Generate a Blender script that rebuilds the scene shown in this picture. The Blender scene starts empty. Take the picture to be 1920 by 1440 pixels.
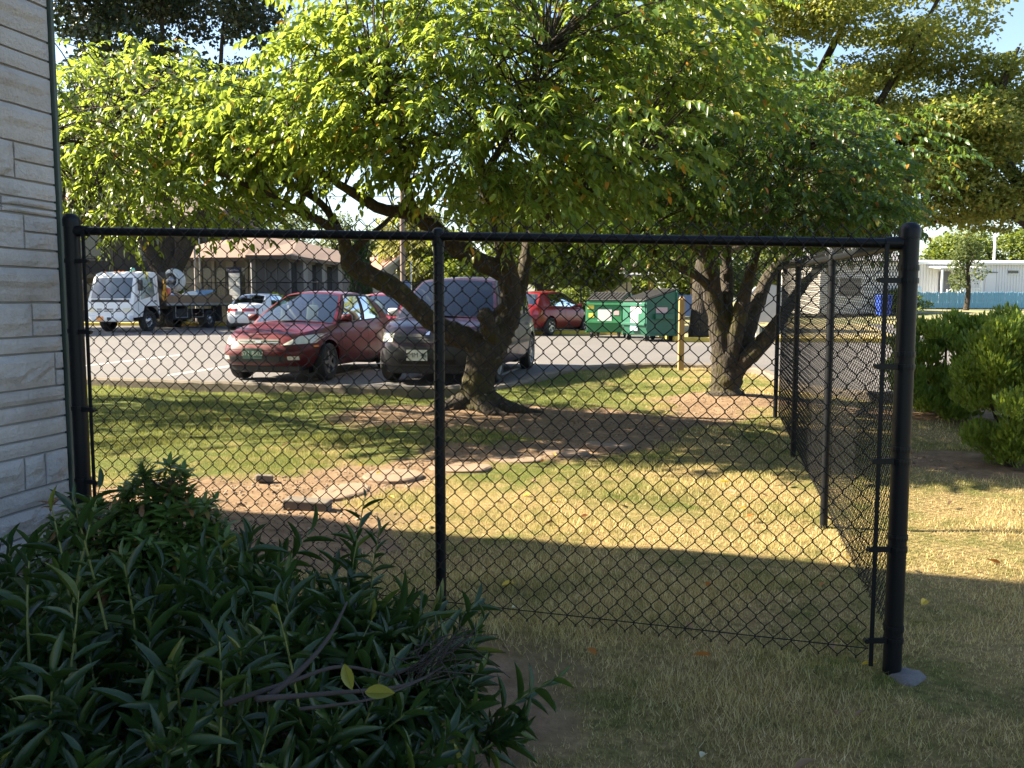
import bpy, bmesh, math, random
import numpy as np
from mathutils import Vector, Matrix, Euler, noise
from mathutils.bvhtree import BVHTree
random.seed(7); RNG = np.random.default_rng(11)
R = math.radians
SC = bpy.context.scene
COL = SC.collection

# ------------------------------------------------------------------ camera, light, exposure
cam_d = bpy.data.cameras.new('camera'); cam = bpy.data.objects.new('camera', cam_d); COL.objects.link(cam)
cam.location = (0, 0, 1.52); cam.rotation_euler = (R(90 - 5.35), 0, 0)
cam_d.sensor_width = 36; cam_d.lens = 1660 / 1920 * 36; cam_d.clip_start = .05; cam_d.clip_end = 2000
SC.camera = cam
SUN_EL = R(38); SUN_AZ = R(-82)                    # azimuth from +Y, clockwise; the sun stands to the left
W = bpy.data.worlds.new('World'); SC.world = W; W.use_nodes = True
wn = W.node_tree.nodes; wl = W.node_tree.links
sky = wn.new('ShaderNodeTexSky'); sky.sky_type = 'NISHITA'; sky.sun_disc = False
sky.sun_elevation = SUN_EL; sky.sun_rotation = SUN_AZ; sky.air_density = 1.0; sky.dust_density = 1.2; sky.ozone_density = 1.0
bg = wn['Background']; bg.inputs['Strength'].default_value = .062
wl.new(sky.outputs[0], bg.inputs[0])
sd = bpy.data.lights.new('sun', 'SUN'); sd.energy = 5.0; sd.angle = R(.53); sd.color = (1, .88, .68)
sun = bpy.data.objects.new('sun', sd); COL.objects.link(sun)
sdir = Vector((math.sin(SUN_AZ) * math.cos(SUN_EL), math.cos(SUN_AZ) * math.cos(SUN_EL), math.sin(SUN_EL)))
sun.rotation_euler = sdir.to_track_quat('Z', 'Y').to_euler(); sun.location = sdir * 60
SC.view_settings.view_transform = 'Standard'; SC.view_settings.look = 'None'
SC.view_settings.exposure = 2.38; SC.view_settings.gamma = 1
SC.render.engine = 'CYCLES'; SC.cycles.max_bounces = 6; SC.cycles.diffuse_bounces = 3; SC.cycles.glossy_bounces = 3; SC.cycles.transmission_bounces = 4; SC.cycles.transparent_max_bounces = 14

# ------------------------------------------------------------------ helpers
def link(o, parent=None):
    COL.objects.link(o)
    if parent is not None: o.parent = parent
    return o
def tag(o, label, cat, group=None):
    o['label'] = label; o['category'] = cat
    if group: o['group'] = group
    return o
def empty(name, loc=(0, 0, 0), rz=0):
    o = bpy.data.objects.new(name, None); o.empty_display_size = .1
    o.location = loc; o.rotation_euler = (0, 0, rz); return link(o)
def mesh_np(name, V, F, mat=None, parent=None, smooth=False):
    """V (n,3); F (m,k) one face size, or list of such arrays"""
    me = bpy.data.meshes.new(name)
    V = np.asarray(V, np.float32); Fs = F if isinstance(F, list) and not isinstance(F[0], tuple) else [F]
    Fs = [np.asarray(f, np.int32) for f in Fs if len(f)]
    nl = sum(f.size for f in Fs); nf = sum(len(f) for f in Fs)
    me.vertices.add(len(V)); me.vertices.foreach_set('co', V.ravel())
    me.loops.add(nl); me.loops.foreach_set('vertex_index', np.concatenate([f.ravel() for f in Fs]))
    me.polygons.add(nf)
    tot = np.concatenate([np.full(len(f), f.shape[1], np.int32) for f in Fs])
    me.polygons.foreach_set('loop_start', np.concatenate([[0], np.cumsum(tot)[:-1]]).astype(np.int32))
    me.polygons.foreach_set('loop_total', tot)
    if smooth: me.polygons.foreach_set('use_smooth', np.ones(nf, bool))
    me.update(calc_edges=True); me.validate()
    if mat: me.materials.append(mat)
    o = bpy.data.objects.new(name, me)
    return link(o, parent)
class MB:
    """collects shapes into one mesh"""
    def __init__(s): s.V = []; s.F = []; s.n = 0
    def add(s, V, F):
        s.V += [tuple(v) for v in V]; s.F += [tuple(i + s.n for i in f) for f in F]; s.n = len(s.V); return s
    def box(s, c, d, rz=0, M=None, taper=0):
        x, y, z = d[0] / 2, d[1] / 2, d[2] / 2; k = 1 - taper
        P = [(-x, -y, -z), (x, -y, -z), (x, y, -z), (-x, y, -z), (-x * k, -y * k, z), (x * k, -y * k, z), (x * k, y * k, z), (-x * k, y * k, z)]
        m = M if M else Matrix.Rotation(rz, 3, 'Z')
        P = [Vector(c) + m @ Vector(p) for p in P]
        return s.add(P, [(0, 3, 2, 1), (4, 5, 6, 7), (0, 1, 5, 4), (1, 2, 6, 5), (2, 3, 7, 6), (3, 0, 4, 7)])
    def rbox(s, c, d, b=.02, rz=0, M=None):
        bm = bmesh.new(); bmesh.ops.create_cube(bm, size=1)
        for v in bm.verts: v.co = Vector((v.co.x * d[0], v.co.y * d[1], v.co.z * d[2]))
        bmesh.ops.bevel(bm, geom=bm.edges[:], offset=b, segments=2, affect='EDGES', profile=.5)
        m = M if M else Matrix.Rotation(rz, 3, 'Z'); bm.verts.index_update()
        s.add([Vector(c) + m @ v.co for v in bm.verts], [[v.index for v in f.verts] for f in bm.faces]); bm.free(); return s
    def tube(s, pts, rad, n=8, cap=True):
        pts = [Vector(p) for p in pts]; rr = rad if hasattr(rad, '__len__') else [rad] * len(pts)
        V = []; F = []; up = None
        for i, p in enumerate(pts):
            t = (pts[min(i + 1, len(pts) - 1)] - pts[max(i - 1, 0)]).normalized()
            if up is None:
                up = t.orthogonal().normalized()
            else:
                up = (up - t * up.dot(t)); up = up.normalized() if up.length > 1e-5 else t.orthogonal().normalized()
            q = t.cross(up)
            for k in range(n):
                a = 2 * math.pi * k / n; V.append(p + (up * math.cos(a) + q * math.sin(a)) * rr[i])
        for i in range(len(pts) - 1):
            for k in range(n):
                k2 = (k + 1) % n; F.append((i * n + k, i * n + k2, (i + 1) * n + k2, (i + 1) * n + k))
        if cap: F.append(tuple(range(n - 1, -1, -1))); F.append(tuple((len(pts) - 1) * n + k for k in range(n)))
        return s.add(V, F)
    def lathe(s, prof, c=(0, 0, 0), n=20, M=None, cap=True):
        V = []; F = []; m = M if M else Matrix.Identity(3)
        for r, z in prof:
            for k in range(n):
                a = 2 * math.pi * k / n; V.append(Vector(c) + m @ Vector((r * math.cos(a), r * math.sin(a), z)))
        for i in range(len(prof) - 1):
            for k in range(n):
                k2 = (k + 1) % n; F.append((i * n + k, i * n + k2, (i + 1) * n + k2, (i + 1) * n + k))
        if cap: F.append(tuple(range(n - 1, -1, -1))); F.append(tuple((len(prof) - 1) * n + k for k in range(n)))
        return s.add(V, F)
    def quad(s, a, b, c, d): return s.add([a, b, c, d], [(0, 1, 2, 3)])
    def prism(s, poly, h, axis='z'):
        """poly 2D points extruded; axis z: (x,y)->z ; axis y: (x,z) along y from -h/2 to h/2"""
        n = len(poly)
        if axis == 'z': V = [(p[0], p[1], 0) for p in poly] + [(p[0], p[1], h) for p in poly]
        else: V = [(p[0], h / 2, p[1]) for p in poly] + [(p[0], -h / 2, p[1]) for p in poly]
        F = [tuple(range(n - 1, -1, -1)), tuple(range(n, 2 * n))] + [(i, (i + 1) % n, n + (i + 1) % n, n + i) for i in range(n)]
        return s.add(V, F)
    def obj(s, name, mat, parent=None, smooth=False, bevel=0):
        me = bpy.data.meshes.new(name); me.from_pydata([tuple(v) for v in s.V], [], s.F)
        if smooth: me.polygons.foreach_set('use_smooth', [True] * len(me.polygons))
        me.materials.append(mat); o = bpy.data.objects.new(name, me)
        if smooth == 'auto':
            m = o.modifiers.new('s', 'EDGE_SPLIT'); m.split_angle = R(38)
        if bevel:
            m = o.modifiers.new('b', 'BEVEL'); m.width = bevel; m.segments = 2; m.limit_method = 'ANGLE'
        return link(o, parent)
def catmull(P, k=6):
    P = [Vector(p) for p in P]; out = []
    for i in range(len(P) - 1):
        a, b, c, d = P[max(i - 1, 0)], P[i], P[i + 1], P[min(i + 2, len(P) - 1)]
        for j in range(k):
            t = j / k
            out.append(.5 * ((2 * b) + (c - a) * t + (2 * a - 5 * b + 4 * c - d) * t * t + (3 * b - a - 3 * c + d) * t ** 3))
    return out + [P[-1]]
def copy_tree(o, parent=None):
    c = o.copy(); COL.objects.link(c); c.parent = parent
    for ch in list(o.children): copy_tree(ch, c)
    return c

# ------------------------------------------------------------------ materials
class NT:
    def __init__(s, name):
        s.m = bpy.data.materials.new(name); s.m.use_nodes = True; s.t = s.m.node_tree; s.b = s.t.nodes['Principled BSDF']; s.out = s.t.nodes['Material Output']
    def n(s, typ, **kw):
        nd = s.t.nodes.new('ShaderNode' + typ)
        for k, v in kw.items():
            if k.startswith('_'): setattr(nd, k[1:], v)
            else: s.put(nd.inputs[k.replace('__', ' ')], v)
        return nd
    def put(s, sock, v):
        if isinstance(v, bpy.types.NodeSocket): s.t.links.new(v, sock)
        elif isinstance(v, bpy.types.Node): s.t.links.new(v.outputs[0], sock)
        else:
            if hasattr(sock.default_value, '__len__') and not hasattr(v, '__len__'): v = (v,) * len(sock.default_value)
            if hasattr(v, '__len__') and len(v) == 3 and len(sock.default_value) == 4: v = (*v, 1)
            sock.default_value = v
    def coords(s, scale=(1, 1, 1), obj=False):
        tc = s.n('TexCoord') if obj else s.n('NewGeometry')
        mp = s.n('Mapping', Vector=tc.outputs['Object' if obj else 'Position']); mp.inputs['Scale'].default_value = scale
        return mp.outputs[0]
    def noise(s, vec, scale, detail=4, rough=.6, out=0):
        return s.n('TexNoise', Vector=vec, Scale=scale, Detail=detail, Roughness=rough).outputs[out]
    def ramp(s, fac, stops, interp='LINEAR'):
        r = s.n('ValToRGB', Fac=fac); e = r.color_ramp; e.interpolation = interp
        while len(e.elements) < len(stops): e.elements.new(.5)
        for el, (p, c) in zip(e.elements, stops):
            el.position = p; el.color = (*c, 1) if hasattr(c, '__len__') else (c, c, c, 1)
        return r.outputs[0]
    def mix(s, fac, a, b, mode='MIX'):
        m = s.t.nodes.new('ShaderNodeMix'); m.data_type = 'RGBA'; m.blend_type = mode
        s.put(m.inputs[0], fac); s.put(m.inputs[6], a); s.put(m.inputs[7], b); return m.outputs[2]
    def math(s, op, a, b=0, clamp=False):
        m = s.t.nodes.new('ShaderNodeMath'); m.operation = op; m.use_clamp = clamp; s.put(m.inputs[0], a); s.put(m.inputs[1], b); return m.outputs[0]
    def bump(s, h, strength=.3, dist=.02):
        b = s.n('Bump', Height=h, Strength=strength, Distance=dist); s.put(s.b.inputs['Normal'], b.outputs[0])
    def set(s, **kw):
        for k, v in kw.items(): s.put(s.b.inputs[k.replace('__', ' ')], v)
        return s
def simple(name, col, rough=.5, metal=0, var=.15, scale=6, bump=0, coat=0, spec=.5, obj=True, bscale=40):
    t = NT(name); v = t.coords(obj=obj)
    n = t.noise(v, scale, 5)
    c = t.mix(n, [x * (1 - var) for x in col], [min(1, x * (1 + var)) for x in col])
    t.set(Base__Color=c, Metallic=metal, Coat__Weight=coat)
    t.put(t.b.inputs['Roughness'], t.math('ADD', t.math('MULTIPLY', n, .2), rough - .1))
    t.b.inputs['Specular IOR Level'].default_value = spec
    if bump: t.bump(t.noise(v, bscale, 6), bump, .01)
    return t.m
def leaf_mat(name, stops, trans=(.35, .5, .05), tf=.4, rough=.42, spec=.45, patch=None, nscale=1.3):
    t = NT(name); g = t.n('NewGeometry')
    rnd = g.outputs['Random Per Island']
    pos = t.coords(); nz = t.noise(pos, nscale, 3)
    fac = t.math('ADD', t.math('MULTIPLY', rnd, .7), t.math('MULTIPLY', nz, .3))
    if patch is None: c = t.ramp(rnd, stops)
    else: c = t.ramp(fac, stops)
    c = t.mix(t.math('MULTIPLY', t.noise(pos, 60, 2), .35), c, t.mix(.5, c, (.02, .03, .005)))
    t.set(Base__Color=c, Roughness=rough); t.b.inputs['Specular IOR Level'].default_value = spec
    tr = t.n('BsdfTranslucent', Color=t.mix(.55, c, trans))
    # translucent light is brighter than reflected light in thin leaves
    ms = t.n('MixShader', Fac=tf); t.t.links.new(t.b.outputs[0], ms.inputs[1]); t.t.links.new(tr.outputs[0], ms.inputs[2])
    t.t.links.new(ms.outputs[0], t.out.inputs[0]); return t.m
def bark_mat(name, a, b, moss=(.085, .08, .018), mossamt=.5, scale=24):
    t = NT(name); v = t.coords((1, 1, .32)); n = t.noise(v, scale, 9, .78); n2 = t.noise(t.coords(), 2.6, 5, .7)
    vor = t.n('TexVoronoi', Vector=v, Scale=scale * 1.1)
    c = t.ramp(n, [(.3, a), (.7, b)])
    lich = t.ramp(t.noise(t.coords(), 14, 3), [(.6, 0), (.68, 1)])
    c = t.mix(t.math('MULTIPLY', lich, .5), c, [min(1, x * 1.9 + .04) for x in b])
    c = t.mix(t.math('MULTIPLY', t.ramp(n2, [(.5, 0), (.62, 1)]), mossamt), c, moss)
    t.set(Base__Color=c, Roughness=.9); t.b.inputs['Specular IOR Level'].default_value = .2
    t.bump(t.math('ADD', t.math('MULTIPLY', n, 1.3), t.math('MULTIPLY', vor.outputs[0], .9)), 1.0, .035); return t.m
def glass_mat(name, tint=(.55, .66, .62), refl=.12):
    t = NT(name); tr = t.n('BsdfTransparent', Color=tint); gl = t.n('BsdfGlossy', Color=(.95, .97, 1), Roughness=.02)
    lw = t.n('LayerWeight', Blend=.35); f = t.math('ADD', t.math('MULTIPLY', lw.outputs['Fresnel'], .9), refl, True)
    ms = t.n('MixShader', Fac=f); t.t.links.new(tr.outputs[0], ms.inputs[1]); t.t.links.new(gl.outputs[0], ms.inputs[2])
    t.t.links.new(ms.outputs[0], t.out.inputs[0]); return t.m
def paint_mat(name, col, metal=.25, rough=.3, dust=.10):
    t = NT(name); v = t.coords(obj=True); n = t.noise(v, 3, 6, .7)
    z = t.n('SeparateXYZ', Vector=v).outputs[2]
    d = t.math('MULTIPLY', t.math('ADD', t.ramp(n, [(.35, 0), (.75, 1)]), t.ramp(z, [(.25, 1), (.6, 0)])), dust, True)
    c = t.mix(d, col, (.06, .05, .045)); t.b.inputs['Specular IOR Level'].default_value = .3
    t.set(Base__Color=c, Metallic=metal, Coat__Weight=.35, Coat__Roughness=.06)
    t.put(t.b.inputs['Roughness'], t.math('ADD', t.math('MULTIPLY', n, .15), rough)); return t.m
M = {}
M['black_vinyl'] = simple('black_vinyl', (.005, .006, .008), .45, var=.3, scale=30, spec=.22)
M['black_wire'] = simple('black_wire', (.006, .006, .007), .5, var=.2, spec=.2)
M['black_plastic'] = simple('black_plastic', (.02, .02, .022), .6, var=.3)
M['dark_interior'] = simple('dark_interior', (.035, .034, .036), .85)
M['grey_interior'] = simple('grey_interior', (.16, .16, .15), .85)
M['tyre'] = simple('tyre', (.022, .022, .022), .85, bump=.3)
M['rim'] = simple('rim', (.45, .45, .46), .32, metal=.9, var=.25)
M['chrome'] = simple('chrome', (.7, .7, .72), .15, metal=1, var=.05)
M['glass'] = glass_mat('glass')
M['glass_tint'] = glass_mat('glass_tint', (.30, .36, .32), .06)
M['glass_van'] = glass_mat('glass_van', (.22, .27, .24), .03)
M['cab_glass'] = simple('cab_glass', (.03, .045, .055), .08, coat=.5, var=.2, spec=.8)
M['glass_dark'] = glass_mat('glass_dark', (.12, .14, .13), .10)
M['headlamp'] = simple('headlamp', (.62, .60, .50), .12, coat=1, var=.25, scale=20)
M['taillamp'] = simple('taillamp', (.38, .015, .012), .2, coat=1)
M['amber'] = simple('amber', (.75, .22, .02), .25, coat=1)
M['white_paint'] = simple('white_paint', (.72, .72, .70), .45, var=.07)
M['concrete'] = simple('concrete', (.27, .255, .23), .9, var=.3, scale=5, bump=.5, obj=False, bscale=60)
M['wood_post'] = simple('wood_post', (.31, .195, .075), .8, var=.3, scale=9, bump=.3)
M['rubber'] = simple('rubber', (.03, .03, .03), .8)
M['steel'] = simple('steel', (.30, .30, .31), .45, metal=.8, var=.3)

# ------------------------------------------------------------------ lie of the land
FO = np.array([1.562, 3.515]); FS = np.array([.219, .9757]); FT = np.array([-.9757, .219])   # corner post, side-fence and front-fence directions
def fence_pt(t, s): p = FO + FT * t + FS * s; return float(p[0]), float(p[1])
def lot_z(y): return .22 + (np.asarray(y, float) - 14) * .0085
def lawn_z(x, y):
    x = np.asarray(x, float); y = np.asarray(y, float)
    s = (x - FO[0]) * FS[0] + (y - FO[1]) * FS[1]; t = (x - FO[0]) * FT[0] + (y - FO[1]) * FT[1]
    l = .0225 * np.clip(s, -5, 12) + .031 * np.clip(t, -3, 9)
    z = -np.log(np.exp(-25 * l) + math.exp(-25 * .215)) / 25
    z = z + .07 * np.exp(-(((x + .42) / 1.2) ** 2 + ((y - 10.4) / .8) ** 2)) + .05 * np.exp(-(((x - 2.95) / .8) ** 2 + ((y - 12.05) / .7) ** 2))
    return z
def gz(x, y): return float(lawn_z(x, y))
def smooth01(v): v = np.clip(v, 0, 1); return v * v * (3 - 2 * v)
def far_z(x, y):
    x = np.asarray(x, float); y = np.asarray(y, float)
    return lot_z(np.clip(y, -20, 46)) + smooth01((y - 36) / 18) * smooth01((x - 14) / 8) * .62
KERB = [tuple(p)[:2] for p in catmull([(-40, 24, 0), (-16, 16.7, 0), (-6.44, 13.56, 0), (-4.2, 12.9, 0), (-1.9, 12.25, 0), (-.735, 12.35, 0), (0, 13.4, 0), (.55, 15.1, 0), (1.4, 16.5, 0), (2.5, 17.2, 0),
        (3.75, 17.05, 0), (4.45, 16.2, 0), (4.4, 14.9, 0), (4.3, 13.5, 0), (4.75, 12.4, 0), (5.6, 12.0, 0), (7.5, 11.6, 0), (16, 9.8, 0), (40, 4.6, 0)], 6)]
KP = np.array(KERB)
def kerb_side(x, y):
    """>0 on the asphalt side"""
    x = np.atleast_1d(np.asarray(x, float)); y = np.atleast_1d(np.asarray(y, float))
    A = KP[:-1]; B = KP[1:]; D = B - A; L2 = (D ** 2).sum(1)
    best = np.full(x.shape, 1e9); sg = np.zeros(x.shape)
    for a, d, l in zip(A, D, L2):
        px = x - a[0]; py = y - a[1]; h = np.clip((px * d[0] + py * d[1]) / l, 0, 1)
        qx = px - d[0] * h; qy = py - d[1] * h; dd = qx * qx + qy * qy
        m = dd < best - 1e-12; best = np.where(m, dd, best); sg = np.where(m, np.sign(d[0] * py - d[1] * px), sg)
    return np.sqrt(best) * sg
DIRT = [((-2.6, 5.9), (-1.7, 6.2), .62), ((-1.7, 6.2), (-1.1, 6.9), .55), ((-1.1, 6.9), (-.4, 7.7), .42), ((-.4, 7.7), (.4, 8.15), .42), ((.4, 8.15), (1.1, 8.8), .45), ((1.1, 8.8), (2.0, 10.0), .3),
        ((2.0, 10.0), (2.95, 11.8), .45), ((-1.2, 10.0), (1.0, 10.0), .75), ((.2, 9.6), (.9, 8.9), .75), ((2.5, 11.7), (3.6, 11.8), .55), ((4.0, 7.9), (5.6, 7.7), .55), ((4.8, 10.9), (7, 10.8), .7), ((-3.5, 4.5), (-1.4, 5.3), .75), ((-3, 1.0), (-.3, 3.2), .5)]
def dirt_mask(x, y):
    x = np.asarray(x, float); y = np.asarray(y, float); best = np.full(x.shape, 9.)
    for (ax, ay), (bx, by), r in DIRT:
        dx, dy = bx - ax, by - ay; h = np.clip(((x - ax) * dx + (y - ay) * dy) / (dx * dx + dy * dy), 0, 1)
        best = np.minimum(best, np.hypot(x - ax - dx * h, y - ay - dy * h) - r)
    best = best + .12 * np.sin(x * 5.1 + 1.3 * np.sin(y * 3.7)) * np.cos(y * 4.3 + x) + .06 * np.sin(x * 13 + y * 9)
    return np.clip(.5 - best / .24, 0, 1)
# ------------------------------------------------------------------ ground
def grid(x0, x1, nx, y0, y1, ny):
    X, Y = np.meshgrid(np.linspace(x0, x1, nx), np.linspace(y0, y1, ny)); i = np.arange(nx * ny).reshape(ny, nx)
    F = np.stack([i[:-1, :-1], i[:-1, 1:], i[1:, 1:], i[1:, :-1]], -1).reshape(-1, 4); return X.ravel(), Y.ravel(), F
def struct(o): o['kind'] = 'structure'; return o
def fnoise(x, y):
    return .012 * (np.sin(x * 2.3 + y * 1.1) + np.sin(x * .9 - y * 2.7)) + .006 * (np.sin(x * 7.1 + 2 * np.sin(y * 5.3)) + np.cos(y * 8.3 - x * 3.1))
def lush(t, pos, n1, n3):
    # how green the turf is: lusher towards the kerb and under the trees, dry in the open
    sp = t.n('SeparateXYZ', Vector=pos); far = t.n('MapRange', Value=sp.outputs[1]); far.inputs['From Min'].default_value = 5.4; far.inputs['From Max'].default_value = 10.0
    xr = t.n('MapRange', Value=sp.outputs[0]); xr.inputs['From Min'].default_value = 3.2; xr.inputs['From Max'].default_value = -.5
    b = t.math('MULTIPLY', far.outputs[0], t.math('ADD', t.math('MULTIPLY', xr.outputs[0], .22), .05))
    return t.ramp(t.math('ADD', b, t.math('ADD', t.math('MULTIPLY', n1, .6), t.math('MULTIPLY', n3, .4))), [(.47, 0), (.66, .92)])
# lawn material: straw and green grass over soil, bare soil where the path and the tree bases are
t = NT('lawn_soil'); pos = t.coords()
dm = t.n('Attribute', _attribute_name='dirt').outputs['Fac']
n1 = t.noise(pos, .9, 4); n2 = t.noise(pos, 34, 5, .7); n3 = t.noise(pos, 6, 4)
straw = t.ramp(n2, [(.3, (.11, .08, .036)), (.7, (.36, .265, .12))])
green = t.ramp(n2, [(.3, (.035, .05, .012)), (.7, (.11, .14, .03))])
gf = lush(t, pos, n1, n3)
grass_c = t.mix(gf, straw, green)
dirt_c = t.ramp(t.noise(pos, 9, 8, .7), [(.3, (.12, .08, .048)), (.55, (.23, .155, .095)), (.75, (.31, .22, .145))])
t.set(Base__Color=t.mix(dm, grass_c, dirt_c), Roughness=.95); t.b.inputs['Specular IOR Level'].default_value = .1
t.bump(t.noise(pos, 45, 7, .75), .7, .03); M['lawn'] = t.m
x, y, F = grid(-16, 15, 311, -4, 19, 231)
ks = kerb_side(x, y)
z = np.where(ks > .10, lot_z(y) - .12, lawn_z(x, y) + fnoise(x, y))
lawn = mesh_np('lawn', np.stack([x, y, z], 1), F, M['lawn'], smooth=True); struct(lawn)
at_ = lawn.data.attributes.new('dirt', 'FLOAT', 'POINT'); at_.data.foreach_set('value', dirt_mask(x, y).astype(np.float32))
# wide terrain
t = NT('terrain_grass'); pos = t.coords(); n = t.noise(pos, .4, 6, .7)
t.set(Base__Color=t.ramp(n, [(.35, (.08, .10, .03)), (.65, (.26, .22, .10))]), Roughness=.95); M['terrain'] = t.m
x, y, F = grid(-420, 420, 141, -60, 780, 141)
m = (x > -18) & (x < 17) & (y > -6) & (y < 21)
z = far_z(x, y) - .16; z = np.where(m, z - .5, z)
struct(mesh_np('terrain', np.stack([x, y, z], 1), F, M['terrain'], smooth=True))
# parking lot
t = NT('asphalt'); pos = t.coords(); n1 = t.noise(pos, .35, 5, .65); n2 = t.noise(pos, 90, 4, .8); n3 = t.noise(pos, 2.2, 6, .7)
c = t.ramp(n2, [(.3, (.075, .070, .070)), (.7, (.145, .138, .136))])
c = t.mix(t.ramp(n1, [(.4, 0), (.65, .5)]), c, (.155, .143, .133))
c = t.mix(t.ramp(n3, [(.62, 0), (.72, .55)]), c, (.06, .058, .057))
t.set(Base__Color=c, Roughness=.85); t.b.inputs['Specular IOR Level'].default_value = .3; t.bump(n2, .35, .01); M['asphalt'] = t.m
bm = bmesh.new()
out = [(p[0], p[1]) for p in KERB] + [(40, 41), (-44, 41)]
vs = [bm.verts.new((p[0], p[1], float(lot_z(p[1])))) for p in out]

from mathutils.geometry import delaunay_2d_cdt
cv, ce, cf, *_ = delaunay_2d_cdt([Vector(p) for p in out], [], [list(range(len(out)))], 1, 1e-4)
bm.clear(); vs = [bm.verts.new((p.x, p.y, float(lot_z(p.y)))) for p in cv]
for q in cf: bm.faces.new([vs[i] for i in q])
bmesh.ops.recalc_face_normals(bm, faces=bm.faces[:])
me = bpy.data.meshes.new('parking_lot'); bm.to_mesh(me); bm.free(); me.materials.append(M['asphalt'])
struct(link(bpy.data.objects.new('parking_lot', me)))
# kerb along the lawn
mb = MB(); K3 = [Vector((p[0], p[1], 0)) for p in KERB if -17 < p[0] < 17]
V = []; F = []
for i, p in enumerate(K3):
    d = (K3[min(i + 1, len(K3) - 1)] - K3[max(i - 1, 0)]).normalized(); nrm = Vector((-d.y, d.x, 0)); zt = float(lot_z(p.y)) + (.14 if p.x < -.6 else .075) + .010 * math.sin(i * 2.7)
    lo = gz(p.x, p.y) - .15; w = .09
    for off, zz in ((-w, lo), (-w, zt - .03), (-w + .03, zt), (w - .03, zt), (w, zt - .03), (w, lo)):
        q = p + nrm * off; V.append((q.x, q.y, zz))
    if i:
        a = (i - 1) * 6; b = i * 6
        F += [(a + k, b + k, b + k + 1, a + k + 1) for k in range(5)]
mb.add(V, F); M['kerb'] = simple('kerb_concrete', (.13, .108, .085), .95, var=.45, scale=3, bump=.7, obj=False, bscale=25)
o = struct(mb.obj('kerb', M['kerb']))
# painted bay lines, each a strip on the asphalt
M['line'] = simple('worn_line_paint', (.55, .54, .50), .8, var=.3, scale=14, obj=False)
def strip(name, a, b, w, dz, mat):
    a = Vector(a); b = Vector(b); d = (b - a).normalized(); q = Vector((-d.y, d.x)) * w / 2
    o = mesh_np(name, [(a.x - q.x, a.y - q.y, float(lot_z(a.y)) + dz), (a.x + q.x, a.y + q.y, float(lot_z(a.y)) + dz), (b.x + q.x, b.y + q.y, float(lot_z(b.y)) + dz), (b.x - q.x, b.y - q.y, float(lot_z(b.y)) + dz)], [(0, 3, 2, 1)], mat)
    return struct(o)
BAY = Vector((math.sin(R(13)), math.cos(R(13))))
for k in range(-4, 1):
    a = Vector((-.55 + 2.72 * k, 13.9 - .72 * k)); strip('bay_line', a, a + BAY * 4.6, .10, .004, M['line'])
for k in range(-5, 4):
    a = Vector((-2.2 + 2.9 * k, 32.6)); strip('bay_line', a, a + BAY * 4.5, .10, .004, M['line'])
# yellow kerb at the far side of the lot
M['yellow_kerb'] = simple('yellow_kerb_paint', (.52, .38, .07), .85, var=.35, scale=5, obj=False)
mb = MB(); mb.box((2.35, 30.75, float(lot_z(30.7)) + .065), (4.9, .18, .15), R(-10)); struct(mb.obj('yellow_kerb', M['yellow_kerb'], bevel=.02))
mb = MB(); mb.box((-13, 38.9, float(lot_z(38.6)) + .065), (18, .18, .15), R(-6)); struct(mb.obj('yellow_kerb', M['yellow_kerb'], bevel=.02))
mb = MB(); mb.box((8.2, 25.9, float(lot_z(25.9)) + .065), (6.6, .18, .15), R(-5)); mb.box((4.93, 28.2, float(lot_z(28.2)) + .065), (.18, 4.2, .15), R(-1)); struct(mb.obj('yellow_kerb', M['yellow_kerb'], bevel=.02))
# verge with dry grass beyond the yellow kerb
t = NT('dry_verge'); n = t.noise(t.coords(), 5, 6, .7); t.set(Base__Color=t.ramp(n, [(.35, (.14, .12, .05)), (.65, (.36, .28, .13))]), Roughness=.95); M['verge'] = t.m
struct(mesh_np('verge', [(.0, 31.2, lot_z(31) + .06), (4.96, 30.3, lot_z(30) + .06), (4.96, 26.2, lot_z(26) + .06), (11.4, 25.65, lot_z(26) + .06), (16, 40, lot_z(40) + .06), (2.2, 40, lot_z(40) + .06)], [(0, 1, 2, 3, 4, 5)], M['verge']))

# ------------------------------------------------------------------ stone building on the left
bx, by = -2.262, 4.45                              # its near corner on the lawn side
bld = empty('stone_building', (bx, by, 0), math.atan2(-FS[0], FS[1]))      # local +y along the side wall, away from the camera
tag(bld, 'pale split-stone building wall with green metal edge at left', 'building')
def wpar(px):                                        # distance back from the corner at which the stone joint stands
    r = (px - 960) / 1660 / 1.0044; return (-2.262 - 4.45 * r) / (.219 - .9757 * r)
ZC = [2.934, 2.769, 2.68, 2.597, 2.431, 2.26, 2.089, 2.005, 1.93, 1.765, 1.68, 1.513, 1.349, 1.27, 1.101, 1.027, 0.946, 0.859, 0.782, 0.617]
ZC = [ZC[0] + .57, ZC[0] + .40, ZC[0] + .16] + ZC + [ZC[-1] - .09, ZC[-1] - .22, ZC[-1] - .30, ZC[-1] - .42, ZC[-1] - .55]
special = {2.26: (wpar(38), .49), 2.005: (wpar(10), .55), 1.93: (wpar(50), .5), 1.513: (wpar(57), .52), 1.27: (wpar(96), .52)}
t = NT('split_stone'); pos = t.coords((1, 1, 1)); st = t.coords((1, 1, 1.0)); oi = t.n('ObjectInfo')
nb = t.noise(pos, 3.5, 6, .65); ns = t.noise(st, 9, 8, .75)
c = t.ramp(nb, [(.25, (.48, .44, .41)), (.5, (.66, .63, .61)), (.8, (.76, .74, .73))])
c = t.mix(t.math('MULTIPLY', t.ramp(ns, [(.56, 0), (.74, 1)]), .28), c, (.36, .29, .22))
c = t.mix(t.math('MULTIPLY', oi.outputs['Random'], .35), c, (.50, .47, .46))
t.set(Base__Color=c, Roughness=.85); t.b.inputs['Specular IOR Level'].default_value = .25
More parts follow.
